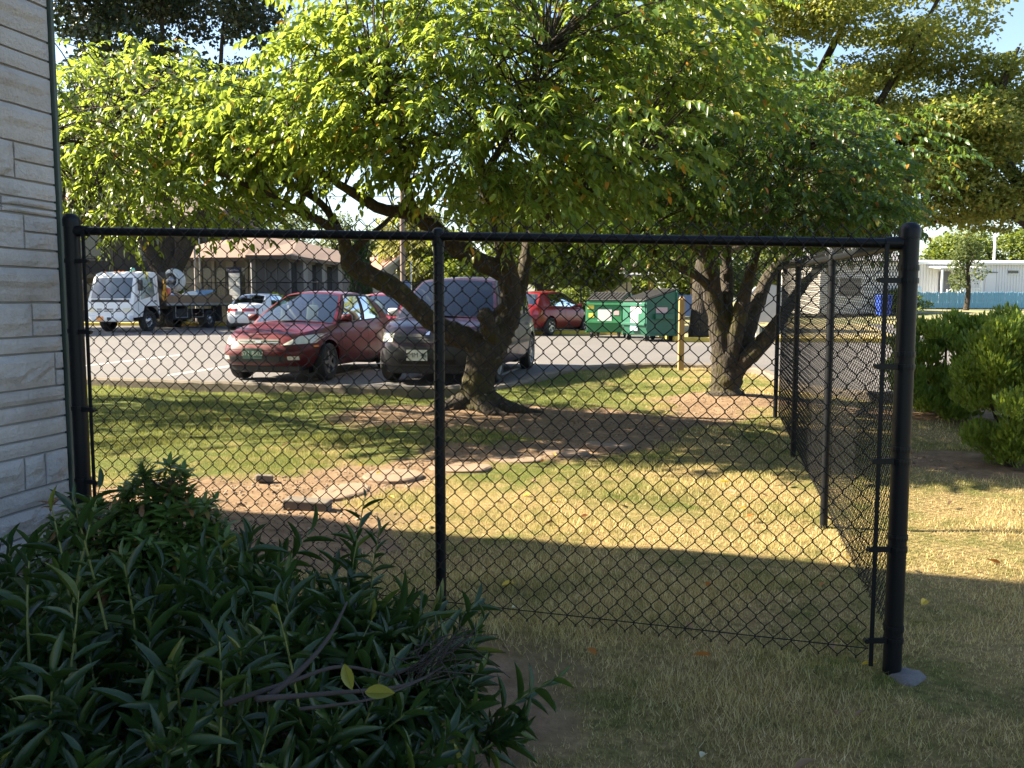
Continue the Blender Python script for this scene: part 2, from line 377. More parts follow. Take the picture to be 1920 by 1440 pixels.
t.bump(t.math('ADD', ns, t.math('MULTIPLY', t.noise(pos, 38, 6, .75), .8)), 1.0, .035); M['stone'] = t.m
M['mortar'] = simple('mortar', (.26, .25, .24), .95, var=.2, scale=25, bump=.4, obj=False)
def make_stone(w0, w1, z0, z1, seed):
    g = .0055; w0 += g; w1 -= g; z0 += g; z1 -= g
    nw = max(3, min(9, int((w1 - w0) / .055))); nz = max(3, min(6, int((z1 - z0) / .03))); V = []; F = []
    rr = random.Random(seed); led = rr.uniform(.25, .75) if z1 - z0 > .1 else 2; lean = rr.uniform(-.12, .12)
    for j in range(nz + 1):
        for i in range(nw + 1):
            u = i / nw; v = j / nz; w = w0 + (w1 - w0) * u; zz = z0 + (z1 - z0) * v
            e = min(u, 1 - u) * (w1 - w0); e2 = min(v, 1 - v) * (z1 - z0)
            wob = .004 * noise.noise((w * 6, zz * 9, seed * 3.1)) if 0 < i < nw or 0 < j < nz else .0025 * noise.noise((w * 9, zz * 9, seed))
            d = .014 + .010 * noise.noise((w * 5 + seed, zz * 7, seed * 1.7)) + .005 * noise.noise((w * 16, zz * 20, seed))
            if v > led + lean * (u - .5) + .16 * noise.noise((w * 11, seed, 0)): d += .017
            if min(e, e2) < 1e-5: d = .006 + .003 * noise.noise((w * 14, zz * 14, seed))
            V.append((d, -w, zz + (wob if j not in (0, nz) else wob * .7)))
    n = nw + 1
    for j in range(nz):
        for i in range(nw): F.append((j * n + i, j * n + i + 1, (j + 1) * n + i + 1, (j + 1) * n + i))
    b = len(V); rim = [i for i in range(n)] + [j * n + nw for j in range(1, nz + 1)] + [nz * n + i for i in range(nw - 1, -1, -1)] + [j * n for j in range(nz - 1, 0, -1)]
    V += [(-.03, V[i][1], V[i][2]) for i in rim]; L = len(rim)
    F += [(rim[k], b + k, b + (k + 1) % L, rim[(k + 1) % L]) for k in range(L)]
    mb = MB(); mb.add(V, [f[::-1] for f in F]); o = mb.obj('stone', M['stone'], wallo)
    return o
body = MB(); H = 5.6
body.box((-4.01, -4.998, H / 2 - .3), (8, 10.004, H + .6)); wallo = body.obj('wall', M['mortar'], bld)
sd_ = 0
for k in range(len(ZC) - 1):
    z1, z0 = ZC[k], ZC[k + 1]; rr = random.Random(k * 31 + 5); w = 0.0
    while w < 3.4:
        sd_ += 1
        if w == 0 and z1 in special:
            j, fr = special[z1]; zm = z0 + (z1 - z0) * (1 - fr)
            make_stone(0, j, zm, z1, sd_); make_stone(0, j, z0, zm, sd_ + 200); w = j; continue
        if w == 0: L = wpar(68) if abs(z1 - 0.782) < .001 else rr.uniform(.45, .8)
        elif abs(w - wpar(68)) < .001 and abs(z1 - 0.782) < .001: L = wpar(28) - w
        else: L = rr.uniform(.22, .75)
        make_stone(w, min(w + L, 3.4), z0, z1, sd_); w += L
M['green_trim'] = simple('green_trim', (.05, .07, .058), .5, var=.2)
mb = MB(); mb.box((.006, .0125, H / 2 - .1), (.036, .021, H + .2)); mb.obj('edge_trim', M['green_trim'], bld, bevel=.004)
# eaves, fascia and low hip roof above
M['brown_roof'] = simple('brown_roof', (.16, .10, .075), .9, var=.3, scale=18, bump=.4)
mb = MB(); mb.box((-4.1, -4.69, H + .12), (9.4, 10.82, .26)); ro = mb.obj('roof', M['brown_roof'], bld)
mb = MB(); mb.add([(-8.8, -10.1, H + .253), (.6, -10.1, H + .253), (.6, .72, H + .253), (-8.8, .72, H + .253), (-4.1, -6, H + 1.6), (-4.1, -3, H + 1.6)], [(0, 1, 4), (1, 2, 5, 4), (2, 3, 5), (3, 0, 4, 5)]); mb.obj('roof_slope', M['brown_roof'], ro)

# ------------------------------------------------------------------ chain-link fence
fence = empty('chain_link_fence', (*fence_pt(0, 0), 0)); fo = Vector(fence.location)
tag(fence, 'black vinyl chain-link fence turning a corner round the lawn', 'fence')
RAILH = 1.745
def post(t, s, r, h, name='post', capk=True, zb=None):
    x, y = fence_pt(t, s); z = gz(x, y) if zb is None else zb; p = Vector((x, y, z)) - fo
    mb = MB(); mb.lathe([(r, -.25), (r, h)], p, 18); o = mb.obj(name, M['black_vinyl'], fence, smooth='auto')
    if capk:
        mb = MB(); mb.lathe([(r * 1.10, h - .035), (r * 1.12, h - .002), (r * 1.02, h + .010), (r * .7, h + .024), (.001, h + .030)], p, 18); mb.obj('post_cap', M['black_vinyl'], o, smooth='auto')
    return o, p
def fpt(t, s, h): x, y = fence_pt(t, s); return Vector((x, y, gz(x, y) + h)) - fo
TL = 3.79
pc, _ = post(0, 0, .0365, 1.80)
pl, _ = post(TL, 0.0, .0365, 1.80)
pm, _ = post(1.935, .006, .0245, 1.735, capk=False)
side_s = [2.292, 4.59, 6.95]
for s_ in side_s: post(0, s_, .0245, 1.735, capk=False)
def rail(pts, r, name):
    mb = MB(); mb.tube(pts, r, 12); return mb.obj(name, M['black_vinyl'], fence, smooth='auto')
rail([fpt(TL - .04, 0, RAILH), fpt(1.935, 0, RAILH), fpt(.04, 0, RAILH)], .0205, 'top_rail')
rail([fpt(0, .04, RAILH), *[fpt(0, s_, RAILH) for s_ in side_s]], .0205, 'top_rail')
for tt, ss in [(1.935, .006)] + [(0, s_) for s_ in side_s]:      # loop caps that carry the rail
    mb = MB(); p = fpt(tt, ss, RAILH - .045); mb.lathe([(.028, 0), (.029, .02), (.029, .055), (.024, .075), (.012, .083)], p, 14); mb.obj('rail_cap', M['black_vinyl'], fence, smooth='auto')
for tt, ss in ((TL - .055, 0), (.055, 0), (0, .055)):              # rail-end cups
    mb = MB(); d = Vector((*(FT if ss == 0 else FS), 0)); p = fpt(tt, ss, RAILH); mb.tube([p - d * .035, p + d * .035], .027, 12); mb.obj('rail_end', M['black_vinyl'], fence, smooth='auto')
HW, HH = .0363, .0428
def fabric(p_of, length, name, off, hb=.06, ht=1.822, rad=.0022, sides=4):
    """vertical zig-zag wires hooked into each other; p_of(l) -> (x, y, ground) ; off: sideways offset vector"""
    n = int(length / HW); rows = int((ht - hb) / HH); V = []; F = []; cnt = 0
    ofx, ofy = off
    for k in range(n):
        pts = []
        for r_ in range(rows + 1):
            right = (r_ + k) % 2; l = (k + right) * HW + (.0022 if right else -.0022); dep = (.0034 if right else -.0034)
            l += .0012 * math.sin(k * 12.9 + r_ * 7.3); x, y, g = p_of(l); zc = g + hb + r_ * HH
            for dz in (-.0036, .0036): pts.append((x + ofx * dep / .01, y + ofy * dep / .01, zc + dz))
        pts = np.array(pts); T = np.gradient(pts, axis=0); T /= np.linalg.norm(T, axis=1)[:, None]
        side = np.array([ofx, ofy, 0.]); side /= np.linalg.norm(side)
        q = np.cross(T, side); q /= np.linalg.norm(q, axis=1)[:, None]; s2 = np.cross(q, T)
        m = len(pts); ring = np.stack([pts + (np.cos(a) * s2 + np.sin(a) * q) * rad for a in 2 * np.pi * np.arange(sides) / sides], 1)
        V.append(ring.reshape(-1, 3)); i = (cnt + np.arange(m - 1)[:, None] * sides + np.arange(sides)[None]).ravel(); j = (cnt + np.arange(m - 1)[:, None] * sides + (np.arange(sides)[None] + 1) % sides).ravel()
        F.append(np.stack([i, j, j + sides, i + sides], 1)); cnt += m * sides
    V = np.concatenate(V); V -= np.array(fo); o = mesh_np(name, V, np.concatenate(F), M['black_wire'], fence, smooth=True); o['kind'] = 'stuff'; return o
def pf(l): x, y = fence_pt(TL - .085 - l, -.033); return x, y, gz(x, y)
def ps(l): x, y = fence_pt(-.033, .085 + l); return x, y, gz(x, y)
fabric(pf, TL - .165, 'wire_mesh', (FS[0] * .01, FS[1] * .01))
fabric(ps, 6.83, 'wire_mesh', (FT[0] * .01, FT[1] * .01))
rail([fpt(TL - .1, -.037, .105), fpt(1.9, -.037, .108), fpt(.1, -.037, .105)], .0024, 'tension_wire')
rail([fpt(-.037, .1, .105), fpt(-.037, 6.9, .105)], .0024, 'tension_wire')
def bar(t_, s_, h0=.03, h1=1.74):
    a = fpt(t_, s_, h0); b = fpt(t_, s_, h1); mb = MB(); mb.box((a + b) / 2, (.017, .008, h1 - h0), math.atan2(FT[1], FT[0])); mb.obj('tension_bar', M['black_vinyl'], fence, bevel=.002)
bar(.088, -.033); bar(TL - .088, -.033); bar(-.033, .088)
for h in (.14, .52, .88, 1.26, 1.60):
    for t0, s0 in ((0, 0), (TL, 0)):
        sg = 1 if t0 == 0 else -1; p = fpt(t0, s0, h); mb = MB(); mb.lathe([(.040, -.011), (.0405, 0), (.040, .011)], p, 18)
        q = fpt(t0 + sg * .062, -.030, h); mb.box(q, (.085, .010, .022), math.atan2(FT[1], FT[0]) + sg * .25); mb.obj('brace_band', M['black_vinyl'], fence)
        e = fpt(t0 + sg * .112, -.046, h); mb = MB(); mb.lathe([(.010, -.012), (.010, .012)], e, 8, Matrix.Rotation(R(90), 3, 'X')); mb.obj('carriage_bolt', M['black_vinyl'], fence)
    p = fpt(0, 0, h + .05); mb = MB(); mb.lathe([(.040, -.011), (.0405, 0), (.040, .011)], p, 18); mb.box(fpt(-.03, .062, h + .05), (.010, .085, .022), math.atan2(-FS[0], FS[1])); mb.obj('brace_band', M['black_vinyl'], fence)
M['footing'] = simple('footing_concrete', (.125, .118, .118), .95, var=.5, scale=30, bump=.9, obj=False, bscale=50)
# concrete footing
def footing(t_, s_, r, seed):
    x, y = fence_pt(t_, s_); z = gz(x, y); rr = random.Random(seed); mb = MB(); n = 18; V = []; F = []
    for ring, (k, zz) in enumerate(((1, -.06), (1, -.004), (.8, .012), (.3, .018))):
        for i in range(n):
            a = 2 * math.pi * i / n; q = r * k * (1 + .16 * math.sin(a * 3 + seed) + rr.uniform(-.05, .05)); V.append((x - fo.x + q * math.cos(a), y - fo.y + q * math.sin(a), z + zz + rr.uniform(-.004, .004)))
        if ring: F += [((ring - 1) * n + i, (ring - 1) * n + (i + 1) % n, ring * n + (i + 1) % n, ring * n + i) for i in range(n)]
    F.append(tuple(3 * n + i for i in range(n))); mb.add(V, F); mb.obj('footing', M['footing'], fence, smooth=True)
footing(-.045, -.02, .078, 1)

# ------------------------------------------------------------------ stepping stones and the block by the path
M['paver'] = simple('paver', (.19, .132, .088), .95, var=.3, scale=6, bump=.5, obj=False, bscale=50)
PAV = [(-1.92, 5.35, .30, 'half-buried round paver nearest the stone building, in shade'), (-1.55, 5.62, .27, 'round paver in shade beside the concrete block'), (-1.28, 6.35, .30, 'sunlit round paver just beyond the concrete block'),
       (-.95, 6.92, .29, 'round paver on the path left of the middle fence post'), (-.45, 7.28, .30, 'round paver seen just right of the middle fence post'), (.02, 7.66, .28, 'flat round paver in the sunny middle of the path'),
       (.48, 8.02, .27, 'paver on the path edge below the cherry tree'), (.92, 8.48, .28, 'long curved paver at the dirt edge under the tree'), (1.35, 9.05, .26, 'farthest round paver where the path meets the roots')]
for i, (x, y, r, lab) in enumerate(PAV):
    rr = random.Random(i + 40); mb = MB(); n = 22; V = []; F = []; o0 = Vector((x, y, gz(x, y)))
    for ring, (k, zz) in enumerate(((1, -.06), (1, -.006), (.94, .003), (.5, .006), (.0, .006))):
        for q in range(n):
            a = 2 * math.pi * q / n; d = r * k * (1 + .04 * math.sin(2 * a + i) + .03 * math.sin(5 * a + i * 2)); V.append((d * math.cos(a), d * .82 * math.sin(a), zz + .012 * math.cos(a + i) * k + (rr.uniform(-.003, .003) if ring > 1 else 0)))
        if ring: F += [((ring - 1) * n + q, (ring - 1) * n + (q + 1) % n, ring * n + (q + 1) % n, ring * n + q) for q in range(n)]
    mb.add(V, F); o = mb.obj('stepping_stone', M['paver']); o.location = o0; o.rotation_euler = (0, 0, i * .7); tag(o, lab, 'paver', 'round pavers along the dirt path')
mb = MB(); mb.rbox((0, 0, .035), (.30, .13, .085), .010); o = mb.obj('concrete_block', M['kerb']); o.location = (-1.36, 5.78, gz(-1.36, 5.78)); o.rotation_euler = (0, .05, -.1)
tag(o, 'small oblong concrete block at the edge of the shadow', 'block')
mb = MB(); mb.rbox((0, 0, .02), (.13, .07, .05), .012); o = mb.obj('path_rock', M['kerb']); o.location = (-1.88, 6.62, gz(-1.88, 6.62)); o.rotation_euler = (0, .1, .3)
tag(o, 'small grey rock lying on the sunlit dirt path', 'rock')
# ------------------------------------------------------------------ leaves and trees
def leaf_tmpl(w=.42, fold=.10, curl=-.12):
    V = np.array([(0, 0, 0), (.34, 0, .02), (.72, 0, curl * .45), (1, 0, curl), (.30, w / 2, fold), (.30, -w / 2, fold), (.70, w * .36, fold * .8 + curl * .45), (.70, -w * .36, fold * .8 + curl * .45)], float)
    F = np.array([(0, 5, 1), (0, 1, 4), (1, 5, 7), (1, 7, 2), (1, 2, 6), (1, 6, 4), (2, 7, 3), (2, 3, 6)]); return V, F
def fine_leaf(w, fold, curl, n=6):
    V = []; F = []
    for i in range(n + 1):
        x = i / n; h = w / 2 * (math.sin(math.pi * min(1, x * .98 + .02)) ** .75) * (1.15 - .45 * x); z = curl * x * x
        V += [(x, h, z + fold * h / w), (x, 0, z), (x, -h, z + fold * h / w)]
        if i: a = (i - 1) * 3; F += [(a, a + 1, a + 4), (a, a + 4, a + 3), (a + 1, a + 2, a + 5), (a + 1, a + 5, a + 4)]
    return np.array(V, float), np.array(F)
LEAF = {'cherry': leaf_tmpl(.46, .09, -.18), 'laurel': fine_leaf(.215, .30, -.10, 5), 'pieris': leaf_tmpl(.30, .04, -.18), 'fallen': fine_leaf(.50, .45, .12, 7),
        'quad': (np.array([(0, 0, 0), (.5, .36, .10), (1, 0, -.05), (.5, -.36, .10)], float), np.array([(0, 3, 2), (0, 2, 1)])),
        'spray': (np.array([(0, 0, 0), (.45, .20, 0), (1, .03, .04), (.55, -.17, .02)], float), np.array([(0, 3, 2), (0, 2, 1)]))}
def frames(D, UP):
    D = D / np.linalg.norm(D, axis=1)[:, None]; S = np.cross(UP, D); S /= (np.linalg.norm(S, axis=1)[:, None] + 1e-9); U = np.cross(D, S); return D, S, U
def leaves_mesh(name, kind, P, D, UP, L, mat, parent, nparts=0, part='leaf', origin=None):
    """P anchor points, D leaf directions, UP face normals, L lengths; the nparts leaves nearest the camera become objects of their own"""
    T, F = LEAF[kind]; D, S, U = frames(D, UP); org = np.array(parent.location) if origin is None else origin
    own = np.zeros(len(P), bool)
    if nparts:
        d = np.linalg.norm(P - np.array([0, 0, 1.52]), axis=1) / L
        vis = (np.abs(P[:, 0]) < .60 * P[:, 1]) & (P[:, 1] > .3) & (P[:, 2] - 1.52 < .36 * P[:, 1]) & (P[:, 2] - 1.52 > -.56 * P[:, 1]); d = np.where(vis, d, 1e6)
        own[np.argsort(d)[:nparts]] = True
        me = bpy.data.meshes.new(part); me.from_pydata(T.tolist(), [], F.tolist()); me.materials.append(mat); me.polygons.foreach_set('use_smooth', [kind == 'laurel'] * len(me.polygons))
        for i in np.nonzero(own)[0]:
            o = bpy.data.objects.new(part, me); COL.objects.link(o); o.parent = parent
            m = Matrix((D[i] * L[i], S[i] * L[i], U[i] * L[i])).transposed().to_4x4(); m.translation = Vector(P[i] - org); o.matrix_local = m
    k = ~own; P, D, S, U, L = P[k], D[k], S[k], U[k], L[k]; n = len(P); K = len(T)
    V = P[:, None] + L[:, None, None] * (T[None, :, 0:1] * D[:, None] + T[None, :, 1:2] * S[:, None] + T[None, :, 2:3] * U[:, None])
    Fa = (F[None] + (np.arange(n) * K)[:, None, None]).reshape(-1, 3)
    return mesh_np(name, V.reshape(-1, 3) - org, Fa, mat, parent, smooth=kind in ('laurel', 'fallen'))
def rnd_dirs(n, rng): v = rng.normal(size=(n, 3)); return v / np.linalg.norm(v, axis=1)[:, None]
def limb_mesh(limbs, org, n=12, rough=.12):
    mb = MB()
    for L in limbs:
        pts = catmull([p[:3] for p in L], 5); rad = catmull([(p[3], 0, 0) for p in L], 5); rad = [r.x for r in rad]
        V0 = len(mb.V); mb.tube(pts, rad, n)
        for i in range(V0, len(mb.V)):
            c = pts[min((i - V0) // n, len(pts) - 1)]; r = rad[min((i - V0) // n, len(pts) - 1)]; v = Vector(mb.V[i])
            f = 1 + rough * 1.6 * noise.noise(v * (.35 / max(r, .03))) + rough * noise.noise(v * (1.3 / max(r, .03))); mb.V[i] = tuple(c + (v - c) * f)
    mb.V = [(v[0] - org[0], v[1] - org[1], v[2] - org[2]) for v in mb.V]; return mb
def skeleton_points(limbs):
    out = []
    for L in limbs:
        pts = catmull([p[:3] for p in L], 4); r = catmull([(p[3], 0, 0) for p in L], 4); out += [(p, q.x) for p, q in zip(pts, r)]
    return out
def sample_clumps(clumps, n, rng, shell=.45):
    """points in ellipsoids (x,y,z,rx,ry,rz[,weight]), denser towards the surface"""
    w = np.array([c[3] * c[4] * c[5] * (c[6] if len(c) > 6 else 1) for c in clumps]) ** .75; w /= w.sum(); idx = rng.choice(len(clumps), n, p=w)
    C = np.array([c[:6] for c in clumps])[idx]; d = rnd_dirs(n, rng); r = rng.uniform(shell, 1, n) ** .6
    r = r * (1 + .22 * np.sin(d[:, 0] * 5 + idx) * np.cos(d[:, 2] * 6 + idx * 2) + .12 * np.sin(d[:, 1] * 11 + idx * 5))
    return C[:, :3] + d * C[:, 3:] * r[:, None], d, idx
def shoots_crown(tree, org, limbs, clumps, nshoot, leaf_len, mat, barkm, rng, per=13, slen=(.28, .55), nparts=300, minz=None, droop=.38):
    P, d, idx = sample_clumps(clumps, nshoot, rng)
    if minz is not None: k = P[:, 2] > minz; P, d = P[k], d[k]
    n = len(P); C = np.array([c[:3] for c in clumps]).mean(0)
    outw = P - C; outw[:, 2] *= .3; outw /= np.linalg.norm(outw, axis=1)[:, None] + 1e-6
    sd = outw * .8 + d * .5 + rng.normal(size=(n, 3)) * .45; sd[:, 2] = sd[:, 2] * .6 - .05; sd /= np.linalg.norm(sd, axis=1)[:, None]
    L = rng.uniform(*slen, n); LP = []; LD = []; LU = []; LL = []; tw = MB()
    for i in range(n):
        p0 = P[i]; b = []
        for s in np.linspace(0, 1, 5): q = p0 + sd[i] * L[i] * s; q = q + np.array([0, 0, -droop * L[i] * s * s]); b.append(q)
        tw.tube(b, [.0042, .0038, .003, .0022, .0012], 3, cap=False); m = per + int(rng.integers(-3, 4))
        for k in range(m):
            s = .08 + .92 * (k + .5) / m; j = min(int(s * 4), 3); f = s * 4 - j; q = b[j] * (1 - f) + b[j + 1] * f; tan = b[j + 1] - b[j]; tan /= np.linalg.norm(tan)
            side = np.cross(tan, [0, 0, 1]); side /= np.linalg.norm(side) + 1e-6; a = (1 if k % 2 else -1)
            dv = tan * .6 + side * a * .75 + np.array([0, 0, -.38]) + rng.normal(size=3) * .30
            LP.append(q); LD.append(dv); LU.append(np.array([0, 0, 1.]) + side * a * .5 + rng.normal(size=3) * .35); LL.append(leaf_len * rng.uniform(.6, 1.12) * (.75 if s > .9 else 1))
    crown = leaves_mesh('crown', 'cherry', np.array(LP), np.array(LD), np.array(LU), np.array(LL), mat, tree, nparts, origin=np.array(org)); crown['kind'] = 'stuff'
    # thin branches carrying the shoots back to the limbs
    sk = skeleton_points(limbs); SP = np.array([list(p) for p, _ in sk]); SR = np.array([r for _, r in sk]); ok = SR < .095; SP = SP[ok]
    for i in range(0, n, 5):
        dd = np.linalg.norm(SP - P[i], axis=1) + rng.uniform(0, 1.8, len(SP)); j = dd.argmin()
        if dd[j] < 3.4:
            a = Vector(SP[j]); e = Vector(P[i]); mid = (a + e) / 2 + Vector((0, 0, .12 * (e - a).length)) + Vector(rng.normal(size=3)) * .08 * (e - a).length
            tw.tube(catmull([a, mid, e], 4), [.011, .010, .009, .008, .007, .006, .005, .004, .003], 5, cap=False)
    tw.V = [(v[0] - org[0], v[1] - org[1], v[2] - org[2]) for v in tw.V]; o = tw.obj('twigs', barkm, tree); o['kind'] = 'stuff'
    return crown
def plain_crown(tree, org, clumps, n, size, mat, rng, kind='quad', flat=.35, droop=.3, shell=.35, name='crown', updir=None):
    P, d, idx = sample_clumps(clumps, n, rng, shell); D = d * .6 + rnd_dirs(n, rng); D[:, 2] = D[:, 2] * (1 - flat) - droop
    if updir is not None: D = d * .35 + np.array(updir) + rnd_dirs(n, rng) * .45
    U = rnd_dirs(n, rng) * (1 - flat) + np.array([0, 0, 1.]) * (.3 + flat) + d * .3
    o = leaves_mesh(name, kind, P, D, U, size * rng.uniform(.55, 1.25, n), mat, tree, origin=np.array(org)); o['kind'] = 'stuff'; return o

M['bark_cherry'] = bark_mat('bark_cherry', (.022, .018, .014), (.095, .08, .062), mossamt=.5)
M['bark_dark'] = bark_mat('bark_dark', (.02, .017, .014), (.075, .062, .05), mossamt=.2)
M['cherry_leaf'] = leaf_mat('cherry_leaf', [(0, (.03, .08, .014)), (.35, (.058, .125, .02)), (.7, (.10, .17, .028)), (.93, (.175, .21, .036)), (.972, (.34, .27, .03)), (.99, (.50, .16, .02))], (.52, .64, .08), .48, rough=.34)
M['cherry_leaf_shade'] = leaf_mat('cherry_leaf_shaded', [(0, (.024, .066, .017)), (.5, (.046, .10, .022)), (.93, (.085, .14, .027)), (.975, (.40, .24, .02)), (.99, (.45, .14, .02))], (.30, .46, .05), .36, rough=.38)  # darker cherry leaf for the right tree, crown shade put into the colour
# --- cherry in the middle
org = (-.42, 10.42, gz(-.42, 10.42))
T1 = empty('cherry_tree', org); tag(T1, 'broad cherry tree with mossy forked trunk in front of the parked minivan', 'tree', 'cherry trees on the lawn')
Y = 10.42
def PT(p, r, dy=0): return (*p, r)
trunk1 = [[PT((-0.481, 10.42, 0.099), .30), PT((-0.455, 10.42, 0.259), .22), PT((-0.423, 10.42, 0.449), .185), PT((-0.352, 10.42, 0.734), .19), PT((-0.264, 10.42, 0.954), .20), PT((-0.138, 10.42, 1.124), .16), PT((-0.044, 10.4, 1.299), .125), PT((-0.019, 10.35, 1.53), .13), PT((-0.043, 10.3, 1.781), .135), PT((-0.091, 10.2, 2.02), .10), PT((-0.132, 10.1, 2.266), .085), PT((-0.264, 9.9, 2.6), .07), PT((-0.34, 9.6, 3.014), .05), PT((-0.437, 9.3, 3.504), .03)]]
limbs1 = [[PT((-0.264, 10.42, 0.923), .15), PT((-0.47, 10.4, 1.049), .15), PT((-0.698, 10.35, 1.145), .135), PT((-0.949, 10.25, 1.303), .115), PT((-1.157, 10.15, 1.517), .105), PT((-1.391, 10.1, 1.698), .12), PT((-1.615, 10.0, 1.815), .115), PT((-1.772, 9.95, 1.92), .12), PT((-1.831, 9.9, 2.076), .085), PT((-1.868, 9.8, 2.244), .06), PT((-2.056, 9.6, 2.37), .05), PT((-2.319, 9.3, 2.507), .042), PT((-2.614, 9.0, 2.659), .03), PT((-2.916, 8.8, 2.788), .015)],
          [PT((-1.82, 9.9, 2.017), .05), PT((-1.609, 10.0, 2.229), .032), PT((-1.395, 10.2, 2.453), .026), PT((-1.161, 10.3, 2.764), .018)],
          [PT((-0.031, 10.3, 1.793), .12), PT((-0.184, 10.25, 1.883), .115), PT((-0.38, 10.1, 1.98), .11), PT((-0.614, 9.9, 2.099), .10), PT((-0.755, 9.75, 2.211), .095), PT((-0.914, 9.6, 2.353), .085), PT((-1.117, 9.4, 2.446), .075), PT((-1.339, 9.2, 2.459), .06), PT((-1.601, 9.0, 2.607), .045), PT((-1.874, 8.8, 2.788), .03), PT((-2.129, 8.6, 3.107), .015)],
          [PT((-0.063, 10.42, 1.236), .10), PT((0.063, 10.55, 1.549), .085), PT((0.133, 10.6, 1.833), .08), PT((0.179, 10.7, 2.121), .075), PT((0.27, 10.8, 2.445), .06), PT((0.517, 10.9, 2.963), .045), PT((0.777, 11.0, 3.677), .025)],
          [PT((-0.188, 10.4, 0.999), .11), PT((-0.258, 10.2, 1.193), .10), PT((-0.291, 10.1, 1.33), .095), PT((-0.332, 10.05, 1.379), .085)],
          [PT((-0.274, 10.15, 1.305), .04), PT((-0.151, 10.05, 1.415), .036), PT((-0.078, 10.0, 1.481), .034)],
          [PT((-0.914, 9.6, 2.342), .06), PT((-1.022, 9.3, 2.48), .05), PT((-1.066, 9.0, 2.712), .04), PT((-1.167, 8.6, 3.058), .028), PT((-1.28, 8.4, 3.552), .014)],
          [PT((-0.12, 10.1, 2.206), .06), PT((0.146, 9.8, 2.33), .05), PT((0.447, 9.4, 2.435), .04), PT((0.853, 9.0, 2.659), .028), PT((1.248, 8.8, 2.89), .015)],
          [PT((-0.316, 9.7, 2.861), .045), PT((-0.054, 9.2, 3.165), .035), PT((0.204, 8.7, 3.526), .02), PT((0.343, 8.4, 3.886), .012)],
          [PT((-1.868, 9.8, 2.244), .045), PT((-2.116, 9.9, 2.6), .04), PT((-2.605, 10.0, 2.903), .03), PT((-3.188, 10.2, 3.344), .016)]]
roots = []
for a, l in ((.3, .5), (-.5, .65), (1.2, .5), (2.6, .5), (3.6, .55), (-1.2, .5), (4.9, .4)):
    q = []
    for s in (0, .35, .7, 1): x = org[0] + math.cos(a + .25 * s) * (.16 + l * s); y_ = org[1] + math.sin(a + .25 * s) * (.14 + l * s * .8); q.append((x, y_, gz(x, y_) + .10 * (1 - s) ** 2 - .015, .095 * (1 - s) + .02))
    roots.append(q)
o = limb_mesh(trunk1 + roots, org, 16, .14).obj('trunk', M['bark_cherry'], T1, smooth=True)
o2 = limb_mesh(limbs1, org, 12, .13).obj('limbs', M['bark_cherry'], T1, smooth=True)
c1 = [(*(-2.119, 9.0, 3.311), 1.0, 1.2, .45), (*(-1.728, 9.2, 3.641), .9, 1.2, .55), (*(-1.125, 8.7, 3.376), .9, 1.0, .5, 1.6), (*(-1.052, 9.0, 4.005), 1.0, 1.3, .5), (*(-0.323, 9.2, 3.903), 1.0, 1.2, .6), (*(-0.401, 8.5, 3.089), .8, .9, .5, 1.6), (*(-1.419, 8.9, 2.983), .55, .7, .30),
      (*(0.219, 9.4, 4.275), 1.0, 1.3, .6), (*(0.203, 8.6, 3.058), .75, .9, .55, 1.5), (*(0.809, 9.2, 3.746), .9, 1.1, .6), (*(1.451, 9.2, 4.112), .9, 1.2, .55), (*(1.116, 8.6, 3.058), .8, 1.0, .5), (*(-0.553, 8.5, 2.745), .5, .6, .25), (*(0.0, 8.5, 2.447), .5, .6, .26), (*(0.626, 8.8, 2.634), .6, .8, .35),
      (*(-0.33, 9.5, 4.944), 1.6, 1.6, .7, .55), (*(1.155, 10.5, 5.421), 1.8, 1.8, .8, .5), (*(-1.51, 10.0, 4.9), 1.0, 1.6, .5, .6), (*(-2.663, 9.6, 3.153), .7, 1.0, .40), (*(-2.941, 9.8, 3.498), .7, 1.0, .45), (*(2.082, 9.6, 3.843), .7, .9, .5)]
shoots_crown(T1, org, trunk1 + limbs1, c1, 2350, .117, M['cherry_leaf'], M['bark_cherry'], np.random.default_rng(3), per=13, minz=1.95)
# --- cherry to the left, trunk hidden by the building
org0 = (-6.9, 11.9, gz(-6.9, 11.9)); T0 = empty('cherry_tree', org0); tag(T0, 'cherry tree crown leaning in above the flatbed truck, next to the stone wall', 'tree', 'cherry trees on the lawn')
limbs0 = [[(-6.9, 11.9, org0[2] - .1, .22), (-6.85, 11.85, .9, .17), (-6.6, 11.7, 1.7, .15), (-6.2, 11.4, 2.4, .11), (-5.6, 11, 3.0, .08), (-4.9, 10.5, 3.5, .05), (-4.2, 10.1, 3.7, .02)], [(-6.7, 11.8, 1.5, .12), (-7.3, 11.6, 2.4, .1), (-8.2, 11.2, 3.2, .06), (-9.2, 11, 3.8, .03)], [(-6.5, 11.6, 1.9, .1), (-6.2, 10.8, 2.6, .08), (-5.6, 9.8, 3.0, .05), (-4.9, 9.1, 3.1, .02)], [(-6.3, 11.5, 2.2, .09), (-6, 12.6, 3.1, .07), (-5.5, 13.6, 3.8, .05), (-4.6, 14, 4.2, .02)]]
limb_mesh(limbs0, org0, 12).obj('trunk', M['bark_cherry'], T0, smooth=True)
